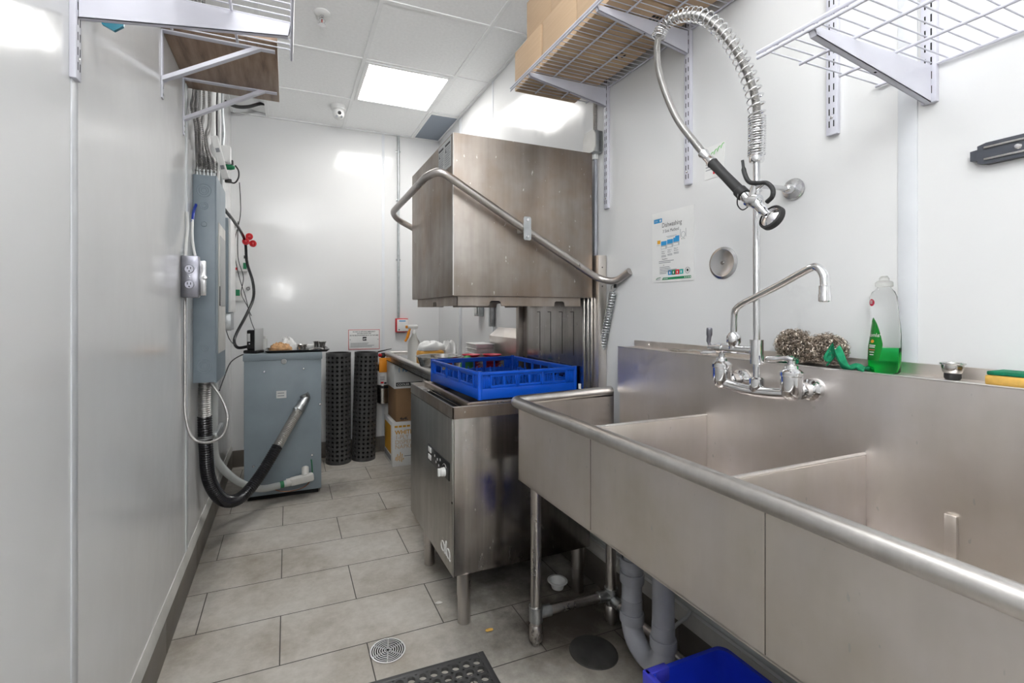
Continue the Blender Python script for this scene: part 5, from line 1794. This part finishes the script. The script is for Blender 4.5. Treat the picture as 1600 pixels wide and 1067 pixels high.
tag(cloth_heap((-.045, 3.565, tz), .075, .05, .045, 'paper_bag', 3, .25).build('crumpled_paper_bag', ang=60), 'crumpled brown paper bag on the black tray', 'paper bag')
tag(cloth_heap((.0, 3.64, tz), .055, .045, .07, 'paper_white', 8, .22).build('crumpled_napkin', ang=60), 'crumpled white napkin behind the brown paper bag', 'napkin')
for k, (x, y, s_, lab) in enumerate(((.098, 3.57, 1.15, 'wide steel sauce cup in the middle of the black tray'), (.238, 3.60, .9, 'tall steel sauce cup at the tray end near rolled mats'), (.20, 3.66, .8, 'small steel sauce cup behind the tall one on the tray'))):
    hgt = .045 if k == 0 else .06
    b = MB('clean_steel').lathe([(0, 0), (.02 * s_, 0), (.024 * s_, hgt * .8), (.032 * s_, hgt), (.032 * s_, hgt + .002), (.023 * s_, hgt * .82), (.019 * s_, .003), (0, .003)], (x, y, tz), n=22)
    if k == 0:
        b.m('dark_machine_steel').lathe([(.031, .028), (.034, .03), (.034, .034), (.031, .036)], (x, y, tz), n=22)
    tag(b.build('sauce_cup'), lab, 'cup', 'steel sauce cups on the tray')
for k, (x0_, y0_, x1_, y1_, lab) in enumerate(((.13, 3.50, .20, 3.56, 'steel fork handle lying across the front of tray'), (.15, 3.53, .24, 3.50, 'steel knife lying near the tall sauce cup'))):
    b = MB('clean_steel').tube(spline([(x0_, y0_, tz + .004), ((x0_ + x1_) / 2, (y0_ + y1_) / 2, tz + .016 + .006 * k), (x1_, y1_, tz + .012)], 5), [.004, .004, .0035, .003, .003, .003, .003, .0035, .005, .006, .006], 8)
    tag(b.build('fork' if k == 0 else 'knife'), lab, 'cutlery')
b = MB('paper_white').box(.10, .22, 3.69, 3.745, tz, tz + .035, .006)
tag(b.build('napkin_stack'), 'white folded napkins at the back of the black tray', 'napkins')
b = MB('milky_plastic').lathe([(0, 0), (.018, 0), (.018, .07), (.012, .085), (0, .085)], (-.155, 3.80, TH + .0005), n=18)
b.m('white_plastic').lathe([(.012, .083), (.014, .085), (.014, .105), (0, .105)], (-.155, 3.80, TH + .0005), n=18)
tag(b.build('small_bottle'), 'small white capped bottle behind the router', 'bottle')

# ------------------------------------------------------------------ light
def area(name, loc, size, power, rot=(0, 0, 0), col=(1, .985, .96), sy=None):
    l = bpy.data.lights.new(name, 'AREA')
    l.energy = power
    l.color = col
    l.size = size
    if sy:
        l.shape = 'RECTANGLE'
        l.size_y = sy
    o = bpy.data.objects.new(name, l)
    COL.objects.link(o)
    o.location = loc
    o.rotation_euler = rot
    return o


# the room's other ceiling panels, behind and above the viewpoint
area('ceiling_panel_lamp', (.155, .905, ZC - .012), .56, 4)
area('ceiling_panel_lamp', (.155, -.94, ZC - .012), .56, 5)
# unseen soft flash near the viewpoint, giving the hose shadow and wall reflection
o = area('camera_flash', (-.05, -.35, 1.68), .30, 3.6, col=(1, 1, 1))
o.rotation_euler = (V((-.35, 2.4, 1.35)) - V(o.location)).to_track_quat('-Z', 'Y').to_euler()

# added fill lamp behind the viewpoint, aimed up to brighten the ceiling
o = area('ceiling_fill', (.15, -1.25, 1.95), .35, 50, col=(.97, .985, 1.0))
o.rotation_euler = V((-.20, .62, .74)).to_track_quat('-Z', 'Y').to_euler()
o.data.spread = math.radians(98)

w = bpy.data.worlds.new('world')
sc.world = w
w.use_nodes = True
w.node_tree.nodes['Background'].inputs[0].default_value = (.8, .85, .9, 1)
w.node_tree.nodes['Background'].inputs[1].default_value = .3

# ------------------------------------------------------------------ camera
F, CX, HY = 728.84, 742., 487.
yaw = math.radians(21.90053)
cam = bpy.data.cameras.new('camera')
cam.sensor_fit = 'HORIZONTAL'
cam.sensor_width = 36
cam.lens = F / 1600 * 36
cam.shift_x = (800 - CX) / 1600
cam.shift_y = -(533.5 - HY) / 1600
cam.clip_start = .01
co = bpy.data.objects.new('camera', cam)
COL.objects.link(co)
co.location = (0, 0, 1.27)
co.rotation_euler = (PI / 2, 0, -yaw)
sc.camera = co

vs_ = sc.view_settings
vs_.view_transform = 'Standard'
vs_.look = 'None'
vs_.gamma = 1
vs_.exposure = .46
vs_.use_curve_mapping = False
sc.cycles.use_denoising = True
sc.cycles.max_bounces = 10
sc.cycles.transmission_bounces = 10
sc.cycles.sample_clamp_indirect = 6
sc.cycles.caustics_reflective = False
